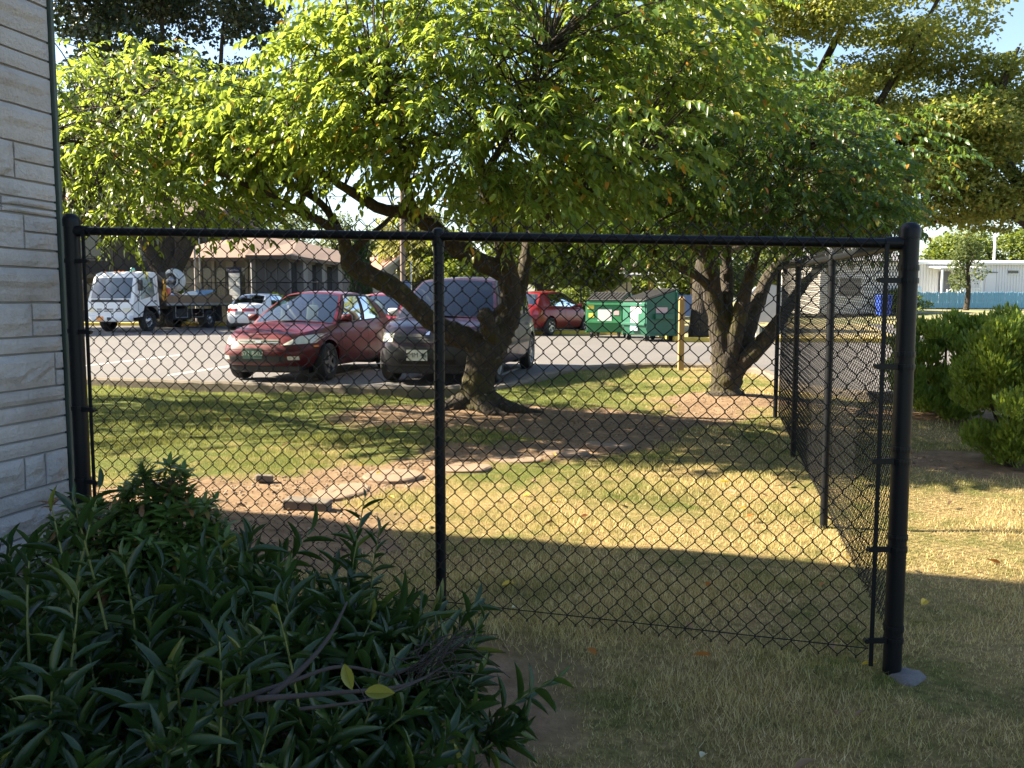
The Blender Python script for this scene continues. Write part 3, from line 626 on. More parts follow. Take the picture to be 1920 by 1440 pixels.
c0 = [(*(-4.244, 9.5, 3.547), .8, 1.1, .45), (*(-3.951, 10.2, 3.871), .9, 1.2, .45), (*(-4.096, 9.0, 2.921), .7, 1.0, .45), (*(-3.478, 9.2, 3.006), .9, 1.1, .5), (*(-3.124, 10.0, 3.366), .8, 1.0, .4), (*(-3.657, 8.8, 2.48), .7, .8, .22), (*(-3.111, 9.2, 2.577), .7, .8, .28), (*(-4.426, 9.2, 2.47), .5, .7, .22), (*(-2.933, 10.4, 3.798), .6, .9, .32), (-6.6, 11.5, 4.2, 2.2, 2.0, .6, .8), (-8.6, 11.4, 3.9, 1.8, 1.8, .7, .8), (-8.2, 9.2, 3.4, 1.6, 1.4, .6, .6), (-10.4, 10.4, 3.8, 1.5, 1.6, .7, .5), (-6.3, 14.2, 3.9, 1.7, 1.3, .5, .8), (-4.4, 14.0, 4.1, 1.4, 1.2, .45, .8)]
shoots_crown(T0, org0, limbs0, c0, 2100, .107, M['cherry_leaf'], M['bark_cherry'], np.random.default_rng(5), per=13, minz=1.95)
# --- cherry at the right
org2 = (2.9, 12.05, gz(2.9, 12.05)); T2 = empty('cherry_tree', org2); tag(T2, 'shaded multi-stemmed cherry tree beside the far end of the fence', 'tree', 'cherry trees on the lawn')
trunk2 = [[PT((2.909, 12.05, 0.083), .34), PT((2.92, 12.05, 0.208), .27), PT((2.93, 12.05, 0.428), .215), PT((2.926, 12.05, 0.611), .20), PT((2.854, 12.05, 0.902), .15), PT((2.795, 12.05, 1.264), .135), PT((2.703, 12.0, 1.66), .125), PT((2.632, 11.9, 1.956), .105), PT((2.547, 11.8, 2.252), .09), PT((2.344, 11.6, 2.649), .07), PT((2.073, 11.3, 3.148), .05), PT((1.751, 11.0, 3.55), .025)]]
limbs2 = [[PT((2.943, 12.0, 0.615), .13), PT((2.935, 12.0, 0.977), .11), PT((2.911, 12.1, 1.481), .10), PT((2.94, 12.2, 1.902), .09), PT((2.903, 12.2, 2.241), .085), PT((2.969, 12.2, 2.851), .06), PT((3.046, 12.0, 3.527), .035), PT((3.078, 11.9, 4.059), .015)],
          [PT((2.971, 12.0, 0.651), .12), PT((3.001, 11.95, 0.994), .105), PT((3.045, 11.9, 1.317), .10), PT((3.11, 11.85, 1.637), .09), PT((3.154, 11.8, 1.889), .07), PT((3.198, 11.7, 2.149), .055), PT((3.313, 11.6, 2.513), .045), PT((3.511, 11.4, 3.03), .03), PT((3.701, 11.2, 3.458), .014)],
          [PT((2.987, 12.0, 0.578), .12), PT((3.172, 12.1, 0.9), .12), PT((3.271, 12.2, 1.239), .115), PT((3.422, 12.3, 1.575), .10), PT((3.561, 12.4, 1.842), .085), PT((3.749, 12.5, 2.045), .07), PT((3.984, 12.6, 2.228), .06), PT((4.385, 12.7, 2.533), .045), PT((4.861, 12.8, 2.991), .025)],
          [PT((3.017, 12.0, 0.542), .13), PT((3.173, 11.95, 0.749), .12), PT((3.355, 11.9, 0.946), .11), PT((3.507, 11.85, 1.162), .10), PT((3.648, 11.8, 1.411), .08), PT((3.852, 11.7, 1.761), .06), PT((4.119, 11.5, 2.098), .04), PT((4.437, 11.3, 2.488), .02)],
          [PT((2.703, 12.0, 1.66), .07), PT((2.471, 11.8, 1.833), .06), PT((2.131, 11.5, 1.962), .05), PT((1.737, 11.2, 2.149), .04), PT((1.297, 10.9, 2.453), .025)], [PT((2.631, 11.9, 1.977), .06), PT((2.34, 11.9, 2.329), .05), PT((1.926, 12.0, 2.688), .035), PT((1.563, 12.0, 3.179), .015)]]
limb_mesh(trunk2, org2, 16, .14).obj('trunk', M['bark_cherry'], T2, smooth=True); limb_mesh(limbs2, org2, 12, .13).obj('limbs', M['bark_cherry'], T2, smooth=True)
c2 = [(*(1.435, 11.0, 2.848), .9, 1.0, .45), (*(2.076, 11.0, 3.487), .9, 1.1, .55), (*(2.636, 10.6, 2.985), .8, 1.0, .5), (*(2.901, 11.2, 3.716), .9, 1.1, .5), (*(3.35, 10.9, 3.217), .8, 1.0, .5), (*(3.912, 11.0, 2.913), .7, 1.0, .5), (*(3.434, 10.7, 2.562), .8, .9, .35), (*(2.311, 10.8, 2.572), .8, .9, .3), (*(4.327, 11.2, 2.61), .45, .7, .32), (*(4.209, 11.5, 3.444), .5, .8, .25), (3.2, 13.4, 4.2, 2.2, 1.8, .7, .4), (5.0, 12.8, 3.6, 1.3, 1.4, .7, .3), (*(1.64, 10.6, 2.428), .6, .8, .22), (*(3.026, 10.6, 2.459), .7, .8, .25), (*(3.791, 10.8, 2.445), .6, .8, .25), (*(4.529, 11.2, 2.545), .4, .6, .25)]
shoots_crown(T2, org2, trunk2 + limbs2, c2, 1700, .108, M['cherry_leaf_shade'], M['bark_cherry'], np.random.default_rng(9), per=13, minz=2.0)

# ------------------------------------------------------------------ big trees behind
M['maple_leaf'] = leaf_mat('maple_leaf', [(0, (.058, .095, .02)), (.38, (.115, .152, .03)), (.68, (.20, .205, .04)), (.88, (.31, .245, .05)), (.98, (.38, .16, .04))], (.56, .60, .09), .43, rough=.5, patch=1)
M['green_leaf'] = leaf_mat('green_leaf', [(0, (.04, .075, .014)), (.5, (.085, .13, .02)), (.9, (.16, .19, .03)), (.98, (.3, .24, .03))], (.45, .52, .06), .4, rough=.5, patch=1)
M['dark_leaf'] = leaf_mat('dark_leaf', [(0, (.012, .022, .010)), (.5, (.022, .036, .014)), (.9, (.04, .055, .018)), (.98, (.10, .08, .02))], (.10, .14, .04), .2, rough=.45, patch=1)
M['far_leaf'] = leaf_mat('far_leaf', [(0, (.035, .06, .022)), (.5, (.07, .10, .03)), (.95, (.12, .14, .04))], (.3, .36, .08), .3, rough=.6, patch=1)
M['willow_leaf'] = leaf_mat('willow_leaf', [(0, (.12, .14, .03)), (.6, (.22, .22, .05)), (.95, (.33, .29, .08))], (.5, .5, .1), .4, rough=.6, patch=1)
M['conifer'] = leaf_mat('conifer', [(0, (.015, .035, .012)), (.5, (.03, .06, .016)), (.95, (.06, .10, .02))], (.12, .22, .03), .2, rough=.6, patch=1)
M['hedge_leaf'] = leaf_mat('hedge_leaf', [(0, (.05, .095, .014)), (.5, (.11, .175, .024)), (.88, (.19, .25, .035)), (.97, (.32, .24, .07))], (.5, .62, .06), .42, rough=.5, patch=1, nscale=6)
M['bright_shrub'] = leaf_mat('bright_shrub', [(0, (.10, .16, .02)), (.6, (.20, .26, .03)), (.95, (.30, .34, .05))], (.5, .58, .05), .4, rough=.5, patch=1)
def big_tree(label, base, limbs, clumps, n, size, mat, seed, bark='bark_dark', name='tree', group='trees behind the parking lot', **kw):
    T = empty(name, base); tag(T, label, 'tree', group)
    limb_mesh(limbs, base, 10, .1).obj('trunk', M[bark], T, smooth=True)
    plain_crown(T, base, clumps, n, size, mat, np.random.default_rng(seed), **kw); return T
def flat_layers(cx, cy, z0, z1, R_, n, rng, lean=(0, 0)):
    out = []
    for i in range(n):
        f = i / (n - 1); z = z0 + (z1 - z0) * f; rad = R_ * math.sin(math.pi * min(.97, .22 + .66 * (1 - f))) ** .8; a = rng.uniform(0, 2 * math.pi); q = rad * math.sqrt(rng.uniform(.05, 1))
        out.append((cx + q * math.cos(a) + lean[0] * f, cy + q * math.sin(a) * .8 + lean[1] * f, z + rng.uniform(-.3, .3), rng.uniform(.8, 1.7), rng.uniform(.8, 1.7), rng.uniform(.28, .5)))
    return out
rg = np.random.default_rng(21)
b = (5.79, 27.2, .33)
lm = [[(5.79, 27.20, .1, 0.394), (5.79, 27.20, 1.15, 0.313), (5.90, 27.20, 2.77, 0.289), (6.48, 27.08, 4.16, 0.231), (7.64, 26.85, 5.78, 0.185), (8.80, 26.62, 7.86, 0.127), (9.95, 26.62, 10.18, 0.069), (10.65, 26.62, 12.03, 0.023)], [(6.25, 27.08, 3.70, 0.208), (8.57, 26.39, 4.74, 0.174), (11.11, 25.93, 6.01, 0.139), (13.31, 25.46, 7.40, 0.093), (15.05, 25.46, 9.02, 0.035)], [(5.90, 27.20, 3.12, 0.185), (5.09, 26.85, 5.08, 0.150), (4.63, 26.62, 7.17, 0.116), (4.40, 26.62, 9.71, 0.058), (4.40, 26.62, 11.91, 0.023)],
      [(7.41, 26.85, 5.55, 0.150), (7.18, 26.16, 7.86, 0.116), (6.94, 25.46, 10.18, 0.069), (6.94, 25.46, 12.49, 0.023)], [(9.26, 26.27, 5.08, 0.127), (10.42, 25.70, 7.17, 0.104), (11.57, 25.23, 9.48, 0.058), (12.27, 25.00, 11.10, 0.023)], [(5.90, 27.20, 2.77, 0.139), (7.64, 26.16, 3.46, 0.116), (9.95, 25.23, 3.70, 0.081), (12.15, 24.77, 3.70, 0.035)]]
cl = flat_layers(8.7, 26.7, 4.4, 12.0, 5.6, 66, rg) + [(*(5.504, 25.5, 8.992), 1.6, 1.6, .6), (*(7.277, 25.5, 9.424), 1.7, 1.6, .6), (*(9.51, 25.5, 9.28), 1.6, 1.6, .6), (*(11.323, 25.5, 8.56), 1.1, 1.3, .45), (*(6.309, 24.5, 7.866), 1.5, 1.4, .5), (*(8.551, 24.3, 7.261), 1.3, 1.3, .4), (*(8.163, 26.0, 10.017), 1.6, 1.6, .6), (*(10.154, 25.5, 7.98), 1.3, 1.3, .4)]
maple = big_tree('spreading maple with yellowing orange-tipped leaves filling the upper right', b, lm, cl, 84000, .125, M['maple_leaf'], 31, flat=.32, droop=.12, name='maple_tree')
b = (16.2, 25.5, .3)
lm = [[(16.2, 25.5, 0, .36), (15.8, 25.4, 1.6, .3), (15, 25.2, 3.2, .26), (14.2, 25, 4.6, .2), (13.4, 24.8, 5.6, .15), (13.2, 24.6, 7, .1), (13.6, 24.5, 8.3, .04)], [(14.8, 25.2, 3.5, .18), (13.4, 24.8, 4.2, .14), (11.8, 24.4, 4.6, .1), (10, 24, 4.8, .05)], [(15.6, 25.3, 2.6, .18), (16.6, 25, 4.4, .14), (17.6, 25, 6.4, .08), (18, 25, 8, .03)]]
cl = flat_layers(14.6, 25, 4.1, 7.0, 4.2, 30, rg) + [(*(12.736, 25.0, 7.854), 1.0, 1.2, .35), (*(13.614, 25.0, 7.854), .9, 1.2, .4), (*(10.514, 24.0, 4.838), 1.6, 1.4, .5), (*(9.901, 24.5, 3.905), 1.4, 1.4, .4), (*(12.59, 24.0, 5.95), 1.3, 1.3, .5), (*(12.474, 25.0, 4.101), 1.6, 1.4, .45), (*(13.928, 25.0, 4.685), 1.5, 1.4, .5), (*(11.845, 25.0, 8.138), 1.2, 1.2, .45), (*(12.925, 25.0, 6.997), 1.3, 1.2, .45), (*(13.953, 25.0, 6.997), 1.2, 1.2, .45), (*(11.389, 24.5, 6.466), 1.3, 1.2, .4), (*(10.386, 24.5, 6.325), 1.2, 1.2, .4), (*(12.17, 24.5, 5.192), 1.4, 1.2, .4), (*(11.589, 25.0, 3.954), 1.3, 1.2, .35)]
big_tree('maple with bent dark limbs and thinning olive leaves at the right edge', b, lm, cl, 60000, .125, M['maple_leaf'], 32, flat=.32, droop=.12, name='maple_tree')
b = (3.4, 34.5, .4)
lm = [[(3.4, 34.5, 0, .22), (3.4, 34.5, 1.6, .18), (3.2, 34.3, 3, .14), (2.8, 34, 4.6, .1), (2.4, 34, 6.4, .04)], [(3.3, 34.4, 2, .12), (4.4, 34, 3.2, .09), (5.4, 33.6, 4.4, .04)], [(3.2, 34.3, 2.8, .1), (1.8, 33.8, 3.8, .07), (.4, 33.4, 4.6, .03)]]
cl = [(*(0.799, 33.5, 3.401), 1.5, 1.6, .9), (*(1.963, 33.0, 4.346), 1.6, 1.6, .9), (*(2.402, 33.5, 2.807), 1.5, 1.4, .7), (*(3.933, 33.0, 3.763), 1.6, 1.6, .9), (*(-0.405, 34.0, 4.431), 1.4, 1.4, .9), (*(0.806, 34.0, 5.824), 1.8, 1.7, 1.0), (*(3.222, 34.0, 6.023), 1.8, 1.7, 1.1), (*(5.349, 32.0, 3.128), 1.3, 1.3, .8), (*(5.289, 33.0, 5.12), 1.7, 1.7, 1.1), (*(-1.433, 34.5, 5.485), 1.1, 1.3, .7), (*(3.407, 33.5, 2.409), .9, 1, .45)]
big_tree('light green tree hanging low over the dumpsters', b, lm, cl, 24000, .22, M['green_leaf'], 33, flat=.25)
b = (-14.9, 38.2, .42)
lm = [[(-14.9, 38.2, .1, .62), (-14.9, 38.2, 1.4, .52), (-14.8, 38.2, 2.3, .5), (-15.3, 38.2, 3.4, .36), (-16, 38.1, 5.5, .28), (-16.6, 38, 9, .2), (-16.8, 38, 13, .1), (-16.8, 38, 17, .03)], [(-14.8, 38.2, 2.3, .4), (-14, 38.1, 3.6, .3), (-13, 38, 5.6, .24), (-12.4, 38, 9, .16), (-12, 38, 13, .06)], [(-14.8, 38.2, 2.2, .3), (-14.6, 38.1, 4.4, .24), (-14.6, 38, 9, .18), (-14.5, 38, 14, .06)]]
cl = []
for i in range(84):
    z = rg.uniform(5.5, 19); q = 6.4 * math.sqrt(rg.uniform(.02, 1)) * (1 if z < 16 else (20 - z) / 4); a = rg.uniform(0, 6.28); cl.append((-15.9 + q * math.cos(a), 38 + q * .7 * math.sin(a), z, rg.uniform(1, 1.7), rg.uniform(1, 1.6), rg.uniform(.8, 1.3)))
big_tree('tall dark tree with a thick forked trunk behind the flatbed truck', b, lm, cl, 60000, .23, M['dark_leaf'], 34, flat=.1, droop=.35)
b = (-23.5, 34.6, .35)  # unseen tree, added so that its crown shades the truck
lm = [[(-23.5, 34.6, 0, .4), (-23.4, 34.6, 2.5, .3), (-23, 34.5, 5, .2), (-22.6, 34.4, 8, .08)], [(-23.4, 34.6, 2.6, .2), (-22, 34.2, 4.6, .12), (-20.6, 34, 6, .04)], [(-23.3, 34.6, 3, .18), (-24.8, 34.8, 5.2, .1), (-26, 35, 6.6, .04)]]
big_tree('shade tree left of the truck, out beyond the stone wall', b, lm, [(-23.5 + rg.uniform(-3.4, 3.4), 34.4 + rg.uniform(-2.6, 2.6), rg.uniform(4.2, 9.2), 1.3, 1.3, .8) for _ in range(26)], 14000, .26, M['green_leaf'], 35, flat=.2)
# --- farther trees, each its own
def simple_tree(label, x, y, h, r, n, mat, seed, size=.3, z=None, kind='quad', droop=.2, bot=.22, name='tree', up=None, group='trees beyond the far fence'):
    g = float(far_z(x, y)) - .1 if z is None else z; rr = np.random.default_rng(seed); cl = []
    for i in range(16):
        f = rr.uniform(bot, 1); q = r * math.sqrt(max(0, 1 - ((f - .5) / .55) ** 2)) * rr.uniform(.2, .75); a = rr.uniform(0, 6.28); cl.append((x + q * math.cos(a), y + q * math.sin(a), g + h * f * .93, r * .45, r * .45, h * .13))
    lm = [[(x, y, g - .2, .04 * h), (x + .1, y, g + h * .3, .028 * h), (x, y + .1, g + h * .6, .018 * h), (x, y, g + h * .9, .004 * h)]] + [[(x, y, g + h * k, .014 * h), (x + r * .6 * math.cos(k * 9), y + r * .6 * math.sin(k * 9), g + h * (k + .22), .004 * h)] for k in (.28, .4, .52)]
    return big_tree(label, (x, y, g), lm, cl, n, size, mat, seed, name=name, group=group, droop=droop, kind=kind, updir=up)
def xat(px, Y): return (px - 960) / 1660 * Y / 1.0044
for lab, px, Y_, h, r, n, mt, sd2 in (
        ('rounded dark green tree beside the small house in the distance', 845, 62, 5.6, 2.6, 9000, 'green_leaf', 51), ('hazy tree top rising left of the sky gap', 560, 92, 10.2, 4.0, 7000, 'far_leaf', 52),
        ('low hazy tree in the middle of the sky gap', 700, 96, 8.8, 4.2, 7000, 'far_leaf', 53), ('distant tree just left of the sky gap centre', 630, 98, 10.6, 3.4, 6000, 'far_leaf', 54), ('distant tree behind the utility pole', 780, 90, 7.6, 4.0, 7000, 'far_leaf', 55),
        ('tree behind the brown-roofed building, left end', 350, 70, 9.5, 4.5, 8000, 'far_leaf', 56), ('tree behind the brown-roofed building, middle', 470, 74, 9.4, 4.4, 8000, 'far_leaf', 57), ('tree filling the gap behind the red hatchback', 1010, 66, 7.5, 4.2, 8000, 'green_leaf', 58),
        ('dense tree behind the pale shed', 1130, 62, 8.0, 4.6, 9000, 'far_leaf', 59), ('tree behind the blue tarpaulin wall', 1250, 58, 8.5, 4.6, 9000, 'green_leaf', 60), ('tree above the white mobile home, left', 1560, 76, 9.5, 5.0, 9000, 'far_leaf', 61),
        ('leafy tree right behind the mobile home roof, next to the fence post', 1740, 78, 6.6, 4.6, 9000, 'green_leaf', 62), ('leafy tree behind the mobile home porch', 1830, 80, 6.6, 4.6, 9000, 'green_leaf', 63), ('leafy tree behind the mobile home, right of the white pole', 1915, 79, 6.8, 4.4, 9000, 'green_leaf', 64), ('tree behind the mobile home beyond the right edge', 2010, 78, 7.5, 4.6, 7000, 'green_leaf', 65), ('tree left of the balcony block, beside the stone wall', 120, 58, 12, 5.0, 9000, 'dark_leaf', 66), ('tree between the maple and the mobile home', 1450, 70, 9, 4.8, 9000, 'far_leaf', 67), ('tree behind the shed and dumpsters, right', 1350, 60, 8.5, 4.4, 8000, 'far_leaf', 68)):
    simple_tree(lab, xat(px, Y_), Y_, h, r, n, M[mt], sd2, .32)
simple_tree('pale yellow-green weeping willow behind the utility pole', xat(790, 64), 64, 8.2, 3.2, 14000, M['willow_leaf'], 71, .42, kind='spray', droop=1.3, bot=.25, name='willow_tree')
simple_tree('small sparse tree in front of the mobile home porch', xat(1812, 55), 55, 4.6, 1.25, 2600, M['far_leaf'], 72, .17, bot=.35)
T = simple_tree('slim dark green columnar conifer beside the brown-roofed building', xat(672, 39.5), 39.5, 4.0, .55, 7000, M['conifer'], 73, .2, kind='spray', bot=.05, name='conifer', up=(0, 0, 1.2))
# ------------------------------------------------------------------ shrubs
def shrub(label, x, y, h, r, n, mat, seed, size, z=None, name='shrub', group='shrubs', kind='quad', up=None, prof=None, ncl=26, stem=True):
    g = (gz(x, y) if z is None else z); T = empty(name, (x, y, g)); tag(T, label, 'shrub', group); rr = np.random.default_rng(seed); cl = []
    for i in range(ncl):
        f = rr.uniform(.06, .96); pr = prof(f) if prof else math.sqrt(max(.05, 1 - (2 * f - .9) ** 2)); q = r * pr * math.sqrt(rr.uniform(.15, 1)) * .78; a = rr.uniform(0, 6.28)
        k_ = .22 if ncl > 30 else .34; cl.append((x + q * math.cos(a), y + q * math.sin(a), g + h * f, r * k_, r * k_, h * k_ * .42))
    plain_crown(T, (x, y, g), cl, n, size, mat, rr, kind=kind, updir=up, shell=.3, name='foliage', droop=0)
    if stem:
        lm = [[(x, y, g - .05, .03 * h + .01), (x, y, g + h * .4, .02 * h), (x, y, g + h * .85, .006)]] + [[(x, y, g + .05, .016 * h), (x + r * .5 * math.cos(k * 2.1), y + r * .5 * math.sin(k * 2.1), g + h * .6, .005)] for k in range(4)]
        limb_mesh(lm, (x, y, g), 7).obj('stem', M['bark_dark'], T, smooth=True)
    return T
cyp = lambda f: .72 + .38 * math.sin(min(1, f * 1.25) * math.pi) - .28 * max(0, f - .8)
HG = 'clipped cypress shrubs along the drive'
shrub('clipped cypress shrub just right of the corner post, farther one', 5.25, 10.7, 1.24, .82, 22000, M['hedge_leaf'], 81, .08, group=HG, kind='spray', up=(0, 0, .9), prof=cyp, name='cypress_shrub', ncl=60)
shrub('nearest clipped cypress shrub at the right edge with bare stem below', 4.42, 7.75, 1.35, .62, 26000, M['hedge_leaf'], 82, .06, group=HG, kind='spray', up=(0, 0, .9), prof=lambda f: cyp(f) * (.5 + min(.5, f * 1.1)), name='cypress_shrub', ncl=64)
shrub('clipped cypress shrub half hidden behind the nearest one', 5.95, 9.6, 1.22, .75, 17000, M['hedge_leaf'], 83, .08, group=HG, kind='spray', up=(0, 0, .9), prof=cyp, name='cypress_shrub', ncl=60)
BG = 'bright green shrubs by the far building'
shrub('bright lime shrub behind the white sedan', xat(505, 38.5), 38.5, 1.25, 1.25, 5000, M['bright_shrub'], 84, .16, z=float(lot_z(38.5)), group=BG)
shrub('small lime shrub above the truck bed', xat(332, 40), 40, 1.5, .7, 2500, M['bright_shrub'], 85, .14, z=float(lot_z(40)), group=BG)
shrub('dark bush behind the truck cab', xat(318, 40.5), 40.2, 2.4, .9, 3500, M['far_leaf'], 86, .16, z=float(lot_z(40)), group=BG)
shrub('green bush at the fence between the hatchback and the dumpsters', xat(1080, 42), 42, 1.9, 1.3, 4500, M['green_leaf'], 87, .16, z=float(lot_z(41)), group=BG)
shrub('clump of green shrubs on the bank in front of the blue fence', xat(1690, 50), 50, 1.3, 1.6, 4000, M['green_leaf'], 88, .16, z=float(far_z(20, 50)) - .1, group=BG)
# ------------------------------------------------------------------ laurel in the foreground
M['laurel_leaf'] = leaf_mat('laurel_leaf', [(0, (.014, .038, .014)), (.5, (.026, .060, .019)), (.86, (.045, .088, .024)), (.95, (.09, .135, .028)), (.99, (.20, .20, .04))], (.16, .27, .035), .2, rough=.3, spec=.45)
M['pieris_leaf'] = leaf_mat('pieris_leaf', [(0, (.04, .09, .02)), (.6, (.085, .16, .03)), (.9, (.14, .21, .045)), (.98, (.32, .15, .06))], (.25, .35, .04), .25, rough=.35)
M['dry_leaf'] = leaf_mat('dry_leaf', [(0, (.16, .07, .03)), (.6, (.28, .14, .06)), (1, (.36, .22, .10))], (.4, .2, .06), .25, rough=.7)
M['green_stem'] = simple('green_stem', (.13, .15, .04), .6, var=.3)
M['brown_twig'] = simple('brown_twig', (.032, .025, .022), .85, var=.4, scale=20)
rl = np.random.default_rng(77)
lorg = (-1.15, 2.35, gz(-1.15, 2.35)); LS = empty('laurel_shrub', lorg); tag(LS, 'dark glossy laurel shrub with long narrow leaves in the near left', 'shrub')
mound = [(-1.75, 2.0, .62, .75), (-1.0, 2.35, .58, .75), (-.60, 2.75, .48, .52), (-.64, 2.2, .36, .46), (-1.0, 1.65, .42, .52), (-1.7, 2.7, .62, .65), (-.95, 3.05, .52, .45), (-.36, 2.62, .34, .34)]
def spawn_shoot(p0, d, L, nl, ll, P, D, U, LL, stems, rng, start=.25, bend=.25):
    d = d / np.linalg.norm(d); pts = []; side0 = np.cross(d, [0.3, .2, 1]); side0 /= np.linalg.norm(side0); bv = rng.normal(size=3) * bend * .5 + np.array([0, 0, bend * .4])
    for s in np.linspace(0, 1, 6): pts.append(p0 + d * L * s + bv * L * s * s)
    stems.tube(pts, [.0042, .004, .0036, .003, .0024, .0014], 5, cap=False)
    for k in range(nl):
        s = start + (1 - start) * (k + .6) / nl; j = min(int(s * 5), 4); f = s * 5 - j; q = pts[j] * (1 - f) + pts[j + 1] * f; tn = pts[j + 1] - pts[j]; tn = tn / np.linalg.norm(tn)
        a = k * 2.4 + rng.uniform(-.3, .3); s1 = np.cross(tn, [.2, .3, 1.]); s1 /= np.linalg.norm(s1); s2 = np.cross(tn, s1); rad = s1 * math.cos(a) + s2 * math.sin(a); op = .95 - .55 * s
        dv = tn * (1 - op * .6) + rad * op * 1.15 + rng.normal(size=3) * .2 + np.array([0, 0, -.25 * (1 - s)])
        P.append(q); D.append(dv); U.append(tn - rad * .25 + rng.normal(size=3) * .15); LL.append(ll * rng.uniform(.55, 1.2) * (1.0 if s < .85 else .68))
P, D, U, LL = [], [], [], []; stems = MB()
gap = Vector((-.42, 2.15, .5))
for i in range(640):
    m = mound[rl.choice(len(mound), p=np.array([.22, .20, .13, .08, .12, .12, .09, .04]))]; a = rl.uniform(0, 6.28); el = math.asin(rl.uniform(.0, 1)); n_ = np.array([math.cos(a) * math.cos(el), math.sin(a) * math.cos(el), math.sin(el)])
    p = np.array([m[0], m[1], lorg[2]]) + n_ * np.array([m[3], m[3], m[2]]) * rl.uniform(.5, .84)
    if (Vector(p) - gap).length < .24 and rl.uniform() < .75: continue
    if p[1] < 1.05: continue
    spawn_shoot(p, n_ * .95 + np.array([.05, -.1, .32]) + rl.normal(size=3) * .42, rl.uniform(.16, .30), int(rl.integers(11, 17)), .138, P, D, U, LL, stems, rl)
for q0, L in (((-1.326, 2.35, 0.952), .42), ((-1.284, 2.5, 1.002), .40), ((-1.198, 2.35, 0.916), .36), ((-1.157, 2.45, 0.928), .34), ((-1.094, 2.5, 0.791), .30), ((-0.59, 3.0, 0.739), .34), ((-0.498, 3.0, 0.702), .3), ((-0.546, 2.2, 0.725), .3), ((-0.696, 2.0, 0.746), .32)):
    q = np.array(q0); spawn_shoot(q - np.array([0, 0, L]), np.array([rl.uniform(-.2, .2), 0, 1.]), L, 11, .115, P, D, U, LL, stems, rl)
o = leaves_mesh('leaf_mass', 'laurel', np.array(P), np.array(D), np.array(U), np.array(LL), M['laurel_leaf'], LS, 300); o['kind'] = 'stuff'
stems.V = [(v[0] - lorg[0], v[1] - lorg[1], v[2] - lorg[2]) for v in stems.V]; o = stems.obj('green_stems', M['green_stem'], LS); o['kind'] = 'stuff'
def branch(pts, r0, r1, name='branch'):
    mb = MB(); c = catmull(pts, 5); mb.tube([tuple(Vector(p) - Vector(lorg)) for p in c], [r0 + (r1 - r0) * i / (len(c) - 1) for i in range(len(c))], 8); mb.obj(name, M['brown_twig'], LS, smooth=True)
for pts, r0 in (([(-0.561, 1.95, 0.614), (-0.499, 2.05, 0.647), (-0.465, 2.2, 0.669), (-0.451, 2.35, 0.701)], .011), ([(-0.659, 1.95, 0.601), (-0.525, 2.0, 0.63), (-0.429, 2.15, 0.605), (-0.316, 2.3, 0.511)], .010), ([(-0.571, 1.9, 0.637), (-0.436, 2.05, 0.581), (-0.275, 2.2, 0.534), (-0.186, 2.3, 0.541)], .010),
                ([(-0.476, 1.9, 0.613), (-0.325, 2.0, 0.591), (-0.215, 2.15, 0.577)], .006), ([(-0.419, 2.1, 0.633), (-0.333, 1.9, 0.65), (-0.318, 1.88, 0.622)], .0025), ([(-0.316, 2.3, 0.519), (-0.249, 2.35, 0.535), (-0.186, 2.5, 0.552)], .007)): branch(pts, r0 * .75, r0 * .3)
for k in range(26):
    a = Vector((-0.244, 2.3, 0.534)) + Vector((rl.uniform(-.055, .055), 0, rl.uniform(-.05, .04))); branch([a, a + Vector((rl.uniform(-.03, .12), rl.uniform(-.05, .05), rl.uniform(-.02, .10))), a + Vector((rl.uniform(.05, .2), rl.uniform(-.05, .05), rl.uniform(-.04, .13)))], .0022, .001, 'dead_twig')
M['yellow_leaf'] = leaf_mat('yellow_leaf', [(0, (.15, .17, .028)), (.5, (.20, .21, .035)), (1, (.25, .21, .04))], (.6, .55, .08), .25, rough=.45)
me = bpy.data.meshes.new('yellow_leaf'); me.from_pydata(LEAF['fallen'][0].tolist(), [], LEAF['fallen'][1].tolist()); me.materials.append(M['yellow_leaf'])
for p, d, L in (((-0.32, 1.86, 0.67), (1, 0, -.05), .066), ((-0.373, 1.9, 0.717), (.25, -.1, -.75), .058)):
    o = bpy.data.objects.new('yellow_leaf', me); COL.objects.link(o); o.parent = LS; Dv, Sv, Uv = frames(np.array([d], float), np.array([[0, -.8, .6]])); m = Matrix((Dv[0] * L, Sv[0] * L, Uv[0] * L)).transposed().to_4x4(); m.translation = Vector(p) - Vector(lorg); o.matrix_local = m
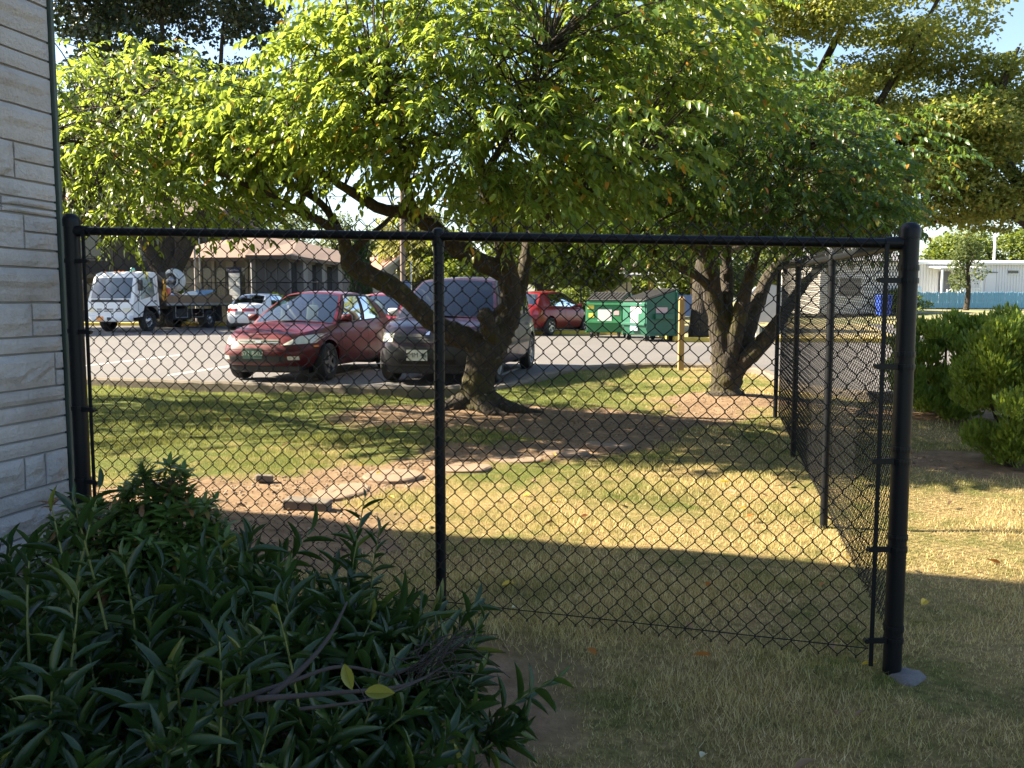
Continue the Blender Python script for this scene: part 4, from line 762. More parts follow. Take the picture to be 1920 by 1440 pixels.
# ------------------------------------------------------------------ pieris behind it
porg = (-1.62, 3.86, gz(-1.62, 3.86)); PS = empty('pieris_shrub', porg); tag(PS, 'small shrub of leafy whorls with brown dead tips at the foot of the fence', 'shrub')
P, D, U, LL = [], [], [], []; P2, D2, U2, L2 = [], [], [], []; stems = MB()
for i in range(430):
    a = rl.uniform(0, 6.28); el = math.asin(rl.uniform(.05, 1)); n_ = np.array([math.cos(a) * math.cos(el), math.sin(a) * math.cos(el), math.sin(el)]); c = [(-1.50, 3.78, .60, .30), (-1.88, 3.80, .46, .30), (-1.60, 3.66, .38, .42)][rl.choice(3, p=[.5, .25, .25])]
    tip = np.array([c[0], c[1], porg[2] + .05]) + n_ * np.array([c[3], c[3] * .6, c[2] + .08]) * rl.uniform(.7, 1.05)
    ax = n_ * .5 + np.array([0, -.15, .7]) + rl.normal(size=3) * .25; ax /= np.linalg.norm(ax); stems.tube([tip - ax * .12, tip], [.003, .002], 4, cap=False)
    dry = rl.uniform() < .10; s1 = np.cross(ax, [.3, 1, .2]); s1 /= np.linalg.norm(s1); s2 = np.cross(ax, s1)
    for k in range(13):
        b_ = k * 2.4; rad = s1 * math.cos(b_) + s2 * math.sin(b_); lift = .15 + .7 * k / 13
        (P2 if dry else P).append(tip - ax * .03 * (1 - k / 13)); (D2 if dry else D).append(rad + ax * lift + rl.normal(size=3) * .1); (U2 if dry else U).append(ax - rad * .3); (L2 if dry else LL).append(rl.uniform(.058, .085) * (.7 if dry else 1))
o = leaves_mesh('leaf_mass', 'pieris', np.array(P), np.array(D), np.array(U), np.array(LL), M['pieris_leaf'], PS, 300); o['kind'] = 'stuff'
o = leaves_mesh('dead_tips', 'pieris', np.array(P2), np.array(D2), np.array(U2), np.array(L2), M['dry_leaf'], PS); o['kind'] = 'stuff'
stems.V = [(v[0] - porg[0], v[1] - porg[1], v[2] - porg[2]) for v in stems.V]
for k in range(9): a = k * .7; stems.tube([(0, 0, -.02), (.15 * math.cos(a), .1 * math.sin(a), .18), (.32 * math.cos(a), .2 * math.sin(a), .36)], [.008, .006, .003], 5)
stems.obj('stems', M['brown_twig'], PS)['kind'] = 'stuff'
def sprig(label, x, y, h, seed):
    rr = np.random.default_rng(seed); g = gz(x, y); E_ = empty('seedling', (x, y, g)); tag(E_, label, 'plant'); P, D, U, LL = [], [], [], []; st = MB()
    for i in range(9): spawn_shoot(np.array([x, y, g]), np.array([rr.uniform(-.6, .6), rr.uniform(-.4, .4), 1.]), h * rr.uniform(.5, 1), 8, .075, P, D, U, LL, st, rr)
    leaves_mesh('leaves', 'pieris', np.array(P), np.array(D), np.array(U), np.array(LL), M['pieris_leaf'], E_)['kind'] = 'stuff'; st.V = [(v[0] - x, v[1] - y, v[2] - g) for v in st.V]; st.obj('stems', M['brown_twig'], E_)['kind'] = 'stuff'
sprig('small leafy seedling against the mesh right of the whorled shrub', -1.18, 3.72, .30, 5)
sprig('leafy sprout at the foot of the stone wall', -2.15, 3.55, .36, 6)
# ------------------------------------------------------------------ grass blades
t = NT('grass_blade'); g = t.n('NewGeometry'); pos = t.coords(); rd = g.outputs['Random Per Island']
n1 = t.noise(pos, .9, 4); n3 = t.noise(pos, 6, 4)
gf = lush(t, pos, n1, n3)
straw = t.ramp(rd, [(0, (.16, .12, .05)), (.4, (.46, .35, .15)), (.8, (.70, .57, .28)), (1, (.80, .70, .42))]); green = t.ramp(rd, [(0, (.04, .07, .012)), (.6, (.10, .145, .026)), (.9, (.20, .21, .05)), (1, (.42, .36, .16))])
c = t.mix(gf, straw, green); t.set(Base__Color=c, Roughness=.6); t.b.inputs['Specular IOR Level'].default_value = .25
tr = t.n('BsdfTranslucent', Color=t.mix(.4, c, (.5, .48, .1))); ms = t.n('MixShader', Fac=.35); t.t.links.new(t.b.outputs[0], ms.inputs[1]); t.t.links.new(tr.outputs[0], ms.inputs[2]); t.t.links.new(ms.outputs[0], t.out.inputs[0]); M['grass'] = t.m
def blades(n, y0, y1, hgt, wid, seed, xr=None):
    rr = np.random.default_rng(seed); y = rr.uniform(y0, y1, int(n * 1.0)); half = .63 * y + .4
    x = rr.uniform(-1, 1, len(y)) * half
    k = (rr.uniform(0, 1, len(x)) > dirt_mask(x, y) * 1.25) & (kerb_side(x, y) < -.10) & (x > -7.5); s = (x - bx) * FT[0] * -1
    loc = (x - bx) * .9757 - (y - by) * .219; loy = (x - bx) * .219 + (y - by) * .9757; k &= ~((loc < .06) & (loy < .05))
    thin = .55 + .45 * np.sin(x * 1.7 + y * .9) * np.sin(y * 1.3 - x * .6); k &= rr.uniform(0, 1, len(x)) < .55 + .45 * np.abs(thin)
    x, y = x[k], y[k]; n = len(x); z = lawn_z(x, y) + fnoise(x, y) - .004; a = rr.uniform(0, 6.28, n); h = hgt * rr.uniform(.45, 1.25, n) * (.75 + .55 * np.clip(np.sin(x * 3.1 + 2 * np.sin(y * 2.3)) * np.sin(y * 3.7 - x), -.6, 1)); lean = rr.normal(0, .45, (n, 2)) * h[:, None]; w = wid * rr.uniform(.7, 1.3, n) / 2
    dx, dy = np.cos(a) * w, np.sin(a) * w
    V = np.stack([np.stack([x - dx, y - dy, z], 1), np.stack([x + dx, y + dy, z], 1), np.stack([x + lean[:, 0], y + lean[:, 1], z + h], 1)], 1)
    return V.reshape(-1, 3)
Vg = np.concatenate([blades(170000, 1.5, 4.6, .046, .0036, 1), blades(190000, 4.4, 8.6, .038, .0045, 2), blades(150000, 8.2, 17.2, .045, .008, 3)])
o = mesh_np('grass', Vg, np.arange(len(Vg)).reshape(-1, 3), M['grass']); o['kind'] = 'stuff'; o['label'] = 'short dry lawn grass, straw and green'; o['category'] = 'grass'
rc_ = np.random.default_rng(44); nx_ = rc_.uniform(-3.4, 4.0, 26000); ny_ = rc_.uniform(4.8, 12.6, 26000); kk = (dirt_mask(nx_, ny_) > .45) & (kerb_side(nx_, ny_) < -.15); nx_, ny_ = nx_[kk], ny_[kk]; nn_ = len(nx_)
sz_ = rc_.gamma(2.0, .0022, nn_)[:, None, None] + .003; Oc = np.array([(1, 0, 0), (0, 1, 0), (-1, 0, 0), (0, -1, 0), (0, 0, .7), (0, 0, -.7)]); Vc = np.stack([nx_, ny_, lawn_z(nx_, ny_) + fnoise(nx_, ny_) + .002], 1)[:, None] + Oc[None] * sz_ * rc_.uniform(.5, 1.4, (nn_, 6, 3))
Fc = (np.array([(0, 1, 4), (1, 2, 4), (2, 3, 4), (3, 0, 4), (1, 0, 5), (2, 1, 5), (3, 2, 5), (0, 3, 5)])[None] + (np.arange(nn_) * 6)[:, None, None]).reshape(-1, 3)
t = NT('soil_crumb'); g = t.n('NewGeometry'); t.set(Base__Color=t.ramp(g.outputs['Random Per Island'], [(0, (.07, .045, .028)), (.6, (.20, .135, .085)), (.9, (.30, .23, .16)), (1, (.36, .30, .22))]), Roughness=.95)
o = mesh_np('soil_crumbs', Vc.reshape(-1, 3), Fc, t.m); o['kind'] = 'stuff'; o['label'] = 'loose soil crumbs and bark bits on the bare dirt'; o['category'] = 'soil'
# ------------------------------------------------------------------ fallen leaves
M['fallen_yellow'] = leaf_mat('fallen_yellow', [(0, (.55, .36, .03)), (1, (.62, .46, .06))], (.6, .45, .05), .2, rough=.6)
M['fallen_orange'] = leaf_mat('fallen_orange', [(0, (.36, .13, .03)), (1, (.45, .20, .05))], (.5, .2, .05), .2, rough=.6)
M['fallen_brown'] = leaf_mat('fallen_brown', [(0, (.20, .12, .06)), (1, (.30, .20, .11))], (.3, .2, .1), .15, rough=.7)
M['fallen_pale'] = leaf_mat('fallen_pale', [(0, (.42, .40, .26)), (1, (.52, .48, .32))], (.4, .4, .2), .15, rough=.6)
fm = {}
for k in ('yellow', 'orange', 'brown', 'pale'):
    T_, F_ = LEAF['fallen']; me = bpy.data.meshes.new('fallen_leaf'); me.from_pydata(T_.tolist(), [], F_.tolist()); me.materials.append(M['fallen_' + k]); fm[k] = me
FL = [(1.18, 2.13, 'yellow', .075, 'yellow fallen leaf lying on the shaded grass at bottom right'), (1.43, 2.17, 'yellow', .07, 'yellow fallen leaf cut by the bottom right edge of the picture'), (.64, 2.80, 'pale', .055, 'pale curled leaf on the shaded grass in front of the fence'),
      (1.44, 3.52, 'yellow', .06, 'yellow leaf at the foot of the corner post'), (.35, 3.55, 'orange', .06, 'orange leaf under the bottom wire of the fence'), (.02, 4.05, 'pale', .05, 'pale green leaf just behind the mesh in the shadow'), (1.62, 6.8, 'yellow', .08, 'yellow leaf in the shade by the side fence')]
for i, (x, y, k, L, lab) in enumerate(FL):
    o = link(bpy.data.objects.new('fallen_leaf', fm[k])); o.location = (x, y, gz(x, y) + .028); o.scale = (L, L, L); o.rotation_euler = (random.uniform(-.4, .4), random.uniform(-.3, .3), i * 2.1); tag(o, lab, 'leaf', 'fallen leaves on the lawn')
rf = np.random.default_rng(8)
for i in range(95):
    y = rf.uniform(2.2, 10.5); x = rf.uniform(-.55, .58) * y
    if kerb_side([x], [y])[0] > -.2 or (x < -1.2 and y < 5.4) or (x < .2 and y < 3.4): continue
    k = ['orange', 'brown', 'yellow', 'brown'][rf.choice(4)]; o = link(bpy.data.objects.new('fallen_leaf', fm[k])); L = rf.uniform(.045, .08)
    o.location = (x, y, gz(x, y) + .025); o.scale = (L, L, L); o.rotation_euler = (rf.uniform(-.5, .5), rf.uniform(-.5, .5), rf.uniform(0, 6.28)); tag(o, f'small scattered {k} leaf dropped on the lawn', 'leaf', f'scattered {k} leaves on the lawn')
# ------------------------------------------------------------------ vehicles
def interp(tab, x): return float(np.interp(x, [a for a, _ in tab], [b for _, b in tab]))
def smooth_tab(tab):
    c = catmull([(a, b, 0) for a, b in tab], 6); xs = [p.x for p in c]; ys = [p.y for p in c]; o = np.argsort(xs); return np.array(xs)[o], np.array(ys)[o]
def superell(a, b, nf, nr, n=90):
    th = np.linspace(0, math.pi, 700); c = np.cos(th); s = np.sin(th); ex = np.where(c > 0, 2 / nf, 2 / nr); x = a * np.sign(c) * np.abs(c) ** ex; y = b * np.abs(s) ** ex
    d = np.concatenate([[0], np.cumsum(np.hypot(np.diff(x), np.diff(y)))]); q = np.linspace(0, d[-1], n); return np.interp(q, d, x), np.interp(q, d, y)
class Car:
    def __init__(s, name, label, cat, p, paint, loc, heading):
        s.p = p; s.root = empty(name, loc, heading); tag(s.root, label, cat, 'vehicles parked in the lot'); s.paint = paint; L, Wd = p['L'], p['W']
        a, b = L / 2, Wd / 2; sx, sy = smooth_tab(p['shoulder']); levels = p.get('levels', [(0, .10, .10, .07), (.10, .05, .05, .03), (.3, 0, 0, .0), (.5, .0, .0, .0), (.7, .04, .03, .012), (.85, .09, .05, .03), (.94, .15, .08, .05), (1, .22, .12, .085)])
        lv = np.linspace(0, 1, 15); G = []
        for v in lv:
            inf = np.interp(v, [q[0] for q in levels], [q[1] for q in levels]); inr = np.interp(v, [q[0] for q in levels], [q[2] for q in levels]); ins = np.interp(v, [q[0] for q in levels], [q[3] for q in levels])
            x, y = superell(a, b - ins, p.get('nf', 3.4), p.get('nr', 4.0), 130); x = np.where(x > 0, x * (a - inf) / a, x * (a - inr) / a)
            zb = np.interp(x, sx, sy); zs = p.get('sill', .24) + .05 * np.clip((np.abs(x) - a + .5) / .5, 0, 1); z = zs + (zb - zs) * v
            for xw in p['wheels']:
                Rr = p['R'] + .055; dx = x - xw; arch = p['R'] + np.sqrt(np.clip(Rr ** 2 - dx ** 2, 0, None)); m = (np.abs(dx) < Rr) & (y > .6 * b); z = np.where(m, np.maximum(z, np.minimum(arch, zb - .02)), z)
            G.append(np.stack([x, y, z], 1))
        G = np.array(G); s.G = G; nl, n = G.shape[:2]; V = []; F = []
        for sg in (1, -1):
            o = len(V); V += [(q[0], sg * q[1], q[2]) for row in G for q in row]
            for j in range(nl - 1):
                for i in range(n - 1):
                    f = (o + j * n + i, o + j * n + i + 1, o + (j + 1) * n + i + 1, o + (j + 1) * n + i); F.append(f if sg < 0 else f[::-1])
        top = G[-1]; xc, xr = p['xc'], p['xr']; mcol = 8
        def closing(idx):
            o = len(V)
            for i in idx:
                x, yb, z = top[i]
                for k in range(mcol + 1):
                    u = -1 + 2 * k / mcol; V.append((x, yb * u, z + p.get('crown', .05) * min(1, yb / (.5 * Wd)) * (1 - u * u)))
            for r_ in range(len(idx) - 1):
                for k in range(mcol): F.append((o + r_ * (mcol + 1) + k, o + r_ * (mcol + 1) + k + 1, o + (r_ + 1) * (mcol + 1) + k + 1, o + (r_ + 1) * (mcol + 1) + k))
        closing([i for i in range(n) if top[i][0] > xc - .06]); closing([i for i in range(n) if top[i][0] < xr + .06])
        # greenhouse
        tx = np.interp; order = np.argsort(top[:, 0]); T_x, T_y, T_z = top[order, 0], top[order, 1], top[order, 2]
        ye = p['roof_w'] / 2; rx, rz = smooth_tab(p['roof']); xwt, xrt = p['xwt'], p['xrt']
        def B(u): x = xc + (xr - xc) * u; return Vector((x, float(tx(x, T_x, T_y)) - .005, float(tx(x, T_x, T_z))))
        def T(u): x = xwt + (xrt - xwt) * u; return Vector((x, ye - .05 * (2 * u - 1) ** 2, float(tx(x, rx, rz))))
        def S(u, v): q = B(u).lerp(T(u), v); bul = .035 * 4 * v * (1 - v); q.y += bul; return q
        def add_patch(mbV, mbF, fn, us, vs, flip=False):
            o = len(mbV); mbV += [tuple(fn(u, v)) for v in vs for u in us]; m = len(us)
            for j in range(len(vs) - 1):
                for i in range(m - 1):
                    f = (o + j * m + i, o + j * m + i + 1, o + (j + 1) * m + i + 1, o + (j + 1) * m + i); mbF.append(f[::-1] if flip else f)
        cuts = p['windows']; edges = sorted(set([0, 1] + [e for w in cuts for e in w])); v0, v1 = .03, .93
        for sg in (1, -1):
            fn = (lambda u, v, sg=sg: (S(u, v).x, sg * S(u, v).y, S(u, v).z))
            add_patch(V, F, fn, np.linspace(0, 1, 25), [0, v0], sg > 0); add_patch(V, F, fn, np.linspace(0, 1, 25), [v1, .97, 1], sg > 0)
            for a0, a1 in zip(edges[:-1], edges[1:]):
                isw = any(abs(a0 - w[0]) < 1e-6 for w in cuts); vs = np.linspace(v0, v1, 6); us = np.linspace(a0, a1, 6)
                if isw:
                    wv, wf = [], []; add_patch(wv, wf, fn, us, vs, sg > 0); mb = MB(); mb.add(wv, wf); mb.obj('side_window', M[p.get('side_glass', 'glass')], s.root, smooth=True)
                    mb = MB(); rim = [fn(u, v0 + .01) for u in us] + [fn(a1, v) for v in vs] + [fn(u, v1 - .01) for u in us[::-1]] + [fn(a0, v) for v in vs[::-1]]; mb.tube([Vector(q) + Vector((0, sg * .004, 0)) for q in rim], .012, 5); mb.obj('window_trim', M['black_plastic'], s.root)
                else: add_patch(V, F, fn, us, vs, sg > 0)
        def roof(u, w):
            q = T(u); return Vector((q.x + (.05 * (1 - w * w) * (1 - u) ** 2 - .05 * (1 - w * w) * u ** 2), q.y * w, q.z + .045 * (1 - w * w)))
        add_patch(V, F, roof, np.linspace(0, 1, 17), np.linspace(-1, 1, 11), False)
        def screen(end):
            u = 0 if end == 'front' else 1; sgx = 1 if end == 'front' else -1; bl = p.get('bulge', .10)
            def fn(w, v):
                b_ = B(u); q = S(u, v); y = q.y * w; base_z = b_.z + p.get('crown', .05) * (1 - w * w); topz = T(u).z + .045 * (1 - w * w)
                z = base_z + (topz - base_z) * v; x = q.x + sgx * (bl * (1 - v) + .05 * v) * (1 - w * w) + sgx * .05 * 4 * v * (1 - v); return Vector((x, y, z))
            return fn
        for end, nm in (('front', 'windshield'), ('rear', 'rear_window')):
            fn = screen(end); fl = end == 'rear'; e = .93 if end == 'front' else .86; lo, hi = (.02, .95) if end == 'front' else (.10, .90)
            if p.get('upright') and end == 'rear': lo, hi, e = .10, .88, .86
            ws = np.linspace(-e, e, 13); vs = np.linspace(lo, hi, 7); wv, wf = [], []; add_patch(wv, wf, fn, ws, vs, fl); mb = MB(); mb.add(wv, wf); mb.obj(nm, M[p.get('screen_glass', 'glass')] if end == 'front' else M[p.get('rear_glass', 'glass')], s.root, smooth=True)
            add_patch(V, F, fn, np.linspace(-1, -e, 3), np.linspace(0, 1, 9), fl); add_patch(V, F, fn, np.linspace(e, 1, 3), np.linspace(0, 1, 9), fl); add_patch(V, F, fn, ws, [0, lo], fl); add_patch(V, F, fn, ws, [hi, 1], fl)
        s.V, s.F = V, F; mb = MB(); mb.add(V, F); s.body = mb.obj('body', paint, s.root, smooth=True)
        m = s.body.modifiers.new('e', 'EDGE_SPLIT'); m.split_angle = R(42)
        s.bvh = BVHTree.FromPolygons([Vector(v) for v in V], [f for f in F]); s.S = S; s.B = B; s.T = T
        # underbody and interior
        mb = MB(); mb.box((0, 0, .36), (L - .5, Wd - .52, .34)); 
        for xw in p['wheels']: mb.box((xw, 0, p['R'] + .12), (p['R'] * 2.1, Wd - .50, p['R'] + .28))
        mb.obj('underbody', M['black_plastic'], s.root)
        im = M[p.get('interior', 'dark_interior')]; zb = p['belt']; mb = MB(); mb.box(((xc + xr) / 2, 0, zb - .18), (xc - xr - .15, Wd - .28, .10)); mb.rbox((xc - .25, 0, zb - .06), (.42, Wd - .34, .16), .05)
        for sx_ in p.get('seats', [.25, -.75]):
            for sy_ in (-.36, .36): mb.rbox((sx_, sy_, zb + .04), (.16, .46, .56), .06, M=Matrix.Rotation(R(-12), 3, 'Y')); mb.rbox((sx_ - .06, sy_, zb + .38), (.10, .26, .18), .04)
        mb.obj('seats', im, s.root, smooth=True)
        # wheels
        for xw in p['wheels']:
            for sg in (1, -1): s.wheel(xw, sg)
        # mirrors
        for sg in (1, -1):
            q = s.S(.05, .10); mb = MB(); mb.rbox((q.x - .02, sg * (q.y + .12), q.z + .05), (.10, .19, .13), .04); mb.rbox((q.x - .01, sg * (q.y + .03), q.z + .01), (.06, .10, .05), .015); mb.obj('mirror', p.get('mirror_mat', paint), s.root, smooth=True)
    def wheel(s, xw, sg):
        p = s.p; r = p['R']; y = sg * (p['W'] / 2 - .115); w = .10; Mx = Matrix.Rotation(R(-90 * sg), 3, 'X'); mb = MB(); c = (xw, y, r)
        mb.lathe([(r * .64, -w), (r * .90, -w), (r * .98, -w * .8), (r, -w * .5), (r, w * .5), (r * .98, w * .8), (r * .90, w), (r * .64, w * .95), (r * .62, w * .6)], c, 30, Mx, cap=False); wo = mb.obj('wheel', M['tyre'], s.root, smooth='auto')
        mb = MB(); mb.lathe([(r * .66, w * .9), (r * .62, w * .88), (r * .60, w * .3), (.001, w * .25)], c, 26, Mx, cap=False); mb.obj('rim', M['black_plastic'] if p.get('spokes') else M['rim'], wo, smooth='auto')
        k = p.get('spokes', 0); mb = MB()
        mb.lathe([(r * .67, w * .80), (r * .66, w * .93), (r * .60, w * .92), (r * .585, w * .6)], c, 26, Mx, cap=False); mb.lathe([(.055, w * .3), (.05, w * .85), (.001, w * .87)], c, 14, Mx, cap=False)
        for i in range(k or 10):
            a = 2 * math.pi * i / (k or 10); hole = not k
            d = Vector((math.cos(a), 0, math.sin(a))); ctr = Vector(c) + d * r * .34 + Vector((0, sg * w * (.68 if k else .55), 0))
            Mr = Matrix.Rotation(-a, 3, 'Y'); mb.box(ctr, (r * .58, .03, .055 if k else .03), M=Mr)
        mb.obj('spokes', M['rim'], wo)
    def ray(s, o, d):
        h = s.bvh.ray_cast(Vector(o), Vector(d)); return h[0]
    def patch(s, name, side, quad, mat, off=.006, nu=8, nv=4, parent=None, thick=0):
        """quad: 4 corners (a, z) seen from that side: (y, z) for front and rear, (x, z) for left and right; laid on the body by ray casting"""
        mb = MB(); V = []; ok = True
        for j in range(nv + 1):
            for i in range(nu + 1):
                u, v = i / nu, j / nv; A = [quad[0][k] * (1 - u) + quad[1][k] * u for k in (0, 1)]; Bq = [quad[3][k] * (1 - u) + quad[2][k] * u for k in (0, 1)]; q = [A[k] * (1 - v) + Bq[k] * v for k in (0, 1)]
                o, d = {'front': ((5, q[0], q[1]), (-1, 0, 0)), 'rear': ((-5, q[0], q[1]), (1, 0, 0)), 'left': ((q[0], 4, q[1]), (0, -1, 0)), 'right': ((q[0], -4, q[1]), (0, 1, 0)), 'top': ((q[0], q[1], 4), (0, 0, -1))}[side]
                h = s.ray(o, d)
                if h is None: h = Vector(V[-1]) if V else Vector(o) + Vector(d) * 3
                else: h = h - Vector(d) * off
                V.append(tuple(h))
        n = nu + 1; F = [(j * n + i, j * n + i + 1, (j + 1) * n + i + 1, (j + 1) * n + i) for j in range(nv) for i in range(nu)]
        mb.add(V, F); return mb.obj(name, mat, parent or s.root, smooth=True)
    def plate(s, side, y, z, w, h, mats, text, tcol, tree=False):
        o = s.patch('number_plate', side, [(y - w / 2, z - h / 2), (y + w / 2, z - h / 2), (y + w / 2, z + h / 2), (y - w / 2, z + h / 2)], mats, .012, 2, 2)
        xs = [v.co.x for v in o.data.vertices]; f = max(xs) if side == 'front' else min(xs)
        for v in o.data.vertices: v.co.x = f
        cu = bpy.data.curves.new('plate_text', 'FONT'); cu.body = text; cu.size = h * .62; cu.align_x = 'CENTER'; cu.align_y = 'CENTER'; cu.extrude = .001
        tmp = bpy.data.objects.new('tmp', cu); me = bpy.data.meshes.new_from_object(tmp); bpy.data.objects.remove(tmp); me.materials.append(tcol); to = bpy.data.objects.new('plate_lettering', me); link(to, o)
        sg = 1 if side == 'front' else -1; to.matrix_local = Matrix.Translation((f + sg * .004, y, z)) @ Matrix.Rotation(R(90 * sg), 4, 'Z') @ Matrix.Rotation(R(90), 4, 'X')
        return o
M['paint_red'] = paint_mat('paint_red', (.082, .003, .007), .15, .34)
M['paint_red2'] = paint_mat('paint_red_bright', (.19, .010, .012), .2, .3)
M['paint_plum'] = paint_mat('paint_plum', (.024, .008, .020), .15, .32)
M['paint_white'] = paint_mat('paint_white', (.74, .74, .74), 0, .35, .05)
M['bumper_grey'] = simple('bumper_grey', (.022, .023, .026), .6, var=.2)
M['plate_white'] = simple('plate_white', (.55, .56, .50), .5, var=.15, scale=20)
M['plate_green'] = simple('plate_green', (.05, .11, .085), .5, var=.3, scale=14)
M['ink_dark'] = simple('ink_dark', (.03, .05, .06), .5)
M['ink_pale'] = simple('ink_pale', (.45, .50, .42), .5)
M['seam'] = simple('seam', (.008, .006, .006), .8)
M['white_mirror'] = simple('white_mirror', (.62, .62, .62), .3, var=.1)
def door_lines(c, xs, z0, z1, w=.007):
    for side in ('left', 'right'):
        for x0, x1 in xs: c.patch('door_seam', side, [(x0 - w, z0), (x0 + w, z0), (x1 + w, z1), (x1 - w, z1)], M['seam'], .003, 1, 8)
Y0 = 13.75; hd = R(13.5)
def heading_rot(a): return math.atan2(-math.cos(a), -math.sin(a))     # car nose points towards the camera and to the left by angle a
# red saloon
P_ = dict(side_glass='glass_tint', L=4.36, W=1.72, R=.305, wheels=(1.30, -1.31), nf=4.2, nr=3.6, belt=.90, crown=.055, xc=.92, xr=-1.62, xwt=.10, xrt=-1.05, roof_w=1.10, shoulder=[(-2.2, .86), (-1.95, .96), (-1.6, .985), (-1, .955), (0, .925), (.9, .90), (1.3, .86), (1.7, .805), (2.0, .745), (2.2, .68)],
          roof=[(-1.2, 1.37), (-.9, 1.405), (-.5, 1.425), (-.1, 1.42), (.15, 1.395), (.3, 1.37)], windows=[(.055, .43), (.465, .80)], spokes=5, interior='grey_interior')
ex, ey = -3.98 + math.sin(hd) * 2.18, Y0 + math.cos(hd) * 2.18
red = Car('red_saloon', 'dark red saloon car parked nose to the kerb, left of the minivan', 'car', P_, M['paint_red'], (ex, ey, float(lot_z(ey))), heading_rot(hd))
for sg in (1, -1):
    red.patch('headlight', 'front', [(sg * .40, .600), (sg * .77, .625), (sg * .82, .775), (sg * .60, .735)], M['headlamp'], .008, 10, 5)
    red.patch('side_marker', 'left' if sg > 0 else 'right', [(1.62, .56), (1.74, .56), (1.74, .59), (1.62, .59)], M['amber'], .006, 2, 1)
    red.patch('fog_light', 'front', [(sg * .50, .37), (sg * .64, .37), (sg * .64, .43), (sg * .50, .43)], M['headlamp'], .006, 3, 2)
    red.patch('tail_light', 'rear', [(sg * .52, .70), (sg * .78, .70), (sg * .74, .90), (sg * .56, .88)], M['taillamp'], .007, 4, 4)
    sd_n = 'left' if sg > 0 else 'right'
    for x in (-.28, -1.12): red.patch('door_handle', sd_n, [(x - .08, .80), (x + .08, .80), (x + .08, .835), (x - .08, .835)], M['black_plastic'], .018, 4, 1)
red.patch('grille', 'front', [(-.36, .615), (.36, .615), (.33, .690), (-.33, .690)], M['black_plastic'], .007, 10, 3)
for z in (.64, .665): red.patch('grille_bar', 'front', [(-.34, z - .004), (.34, z - .004), (.34, z + .004), (-.34, z + .004)], M['chrome'], .014, 10, 1)
red.patch('badge', 'front', [(-.055, .630), (.055, .630), (.055, .675), (-.055, .675)], M['chrome'], .020, 4, 2)
red.patch('lower_grille', 'front', [(-.60, .325), (.60, .325), (.66, .44), (-.66, .44)], M['black_plastic'], .005, 12, 3)
red.patch('bumper_groove', 'front', [(-.80, .525), (.80, .525), (.80, .538), (-.80, .538)], M['seam'], .004, 20, 1)
red.plate('front', -.06, .47, .33, .16, M['plate_green'], '571 BXU', M['ink_pale'])
door_lines(red, [(.88, .86), (-.28, -.26), (-1.18, -1.10)], .30, .90)
red.patch('wiper', 'front', [(-.30, .955), (.45, .965), (.45, .975), (-.30, .965)], M['black_plastic'], .02, 6, 1)
# minivan
P_ = dict(screen_glass='glass_van', L=4.72, W=1.92, R=.335, wheels=(1.46, -1.42), nf=4.6, nr=6, belt=1.0, crown=.06, xc=1.30, xr=-2.18, xwt=.42, xrt=-2.02, roof_w=1.36, bulge=.16, upright=True, shoulder=[(-2.4, 1.02), (-2, 1.03), (-1, 1.02), (0, 1.005), (.8, .99), (1.3, .985), (1.7, .95), (2.05, .89), (2.36, .82)],
          roof=[(-2.2, 1.60), (-1.8, 1.645), (-1, 1.67), (-.2, 1.67), (.3, 1.64), (.6, 1.60)], windows=[(.06, .34), (.37, .66), (.685, .95)], side_glass='glass_dark', rear_glass='glass_dark', spokes=0, seats=[.2, -.7], mirror_mat=M['white_mirror'], sill=.26)
hd2 = R(11.5); ex, ey = -1.30 + math.sin(hd2) * 2.36, 13.35 + math.cos(hd2) * 2.36
van = Car('minivan', 'plum-coloured minivan with grey bumper parked behind the middle cherry tree', 'minivan', P_, M['paint_plum'], (ex, ey, float(lot_z(ey))), heading_rot(hd2))
for sg in (1, -1):
    van.patch('headlight', 'front', [(sg * .55, .665), (sg * .885, .67), (sg * .86, .80), (sg * .54, .795)], M['headlamp'], .008, 8, 4)
    van.patch('tail_light', 'rear', [(sg * .80, .75), (sg * .92, .75), (sg * .90, 1.0), (sg * .80, 1.0)], M['taillamp'], .006, 3, 5)
    sd_n = 'left' if sg > 0 else 'right'
    van.patch('side_moulding', sd_n, [(-2.2, .55), (1.0, .55), (1.0, .60), (-2.2, .60)], M['bumper_grey'], .010, 30, 1)
    for x in (.20, -.98): van.patch('door_handle', sd_n, [(x - .09, .86), (x + .09, .86), (x + .09, .90), (x - .09, .90)], M['black_plastic'], .018, 4, 1)
van.patch('grille', 'front', [(-.52, .66), (.52, .66), (.50, .79), (-.50, .79)], M['black_plastic'], .007, 10, 3)
for z in (.70, .745): van.patch('grille_bar', 'front', [(-.50, z - .006), (.50, z - .006), (.50, z + .006), (-.50, z + .006)], M['bumper_grey'], .014, 10, 1)
van.patch('badge', 'front', [(-.03, .775), (.03, .775), (.03, .83), (-.03, .83)], M['chrome'], .016, 2, 2)
van.patch('bumper', 'front', [(-.955, .30), (.955, .30), (.955, .60), (-.955, .60)], M['bumper_grey'], .006, 30, 6)
van.patch('bumper_air_slot', 'front', [(-.45, .33), (.45, .33), (.45, .40), (-.45, .40)], M['seam'], .020, 10, 2)
van.plate('front', -.14, .47, .33, .165, M['plate_white'], 'XMM 467', M['ink_dark'])
door_lines(van, [(1.08, 1.02), (-.05, -.05), (-1.15, -1.12)], .34, 1.0)
van.patch('wiper', 'front', [(-.55, 1.035), (.35, 1.05), (.35, 1.062), (-.55, 1.047)], M['black_plastic'], .025, 8, 1)
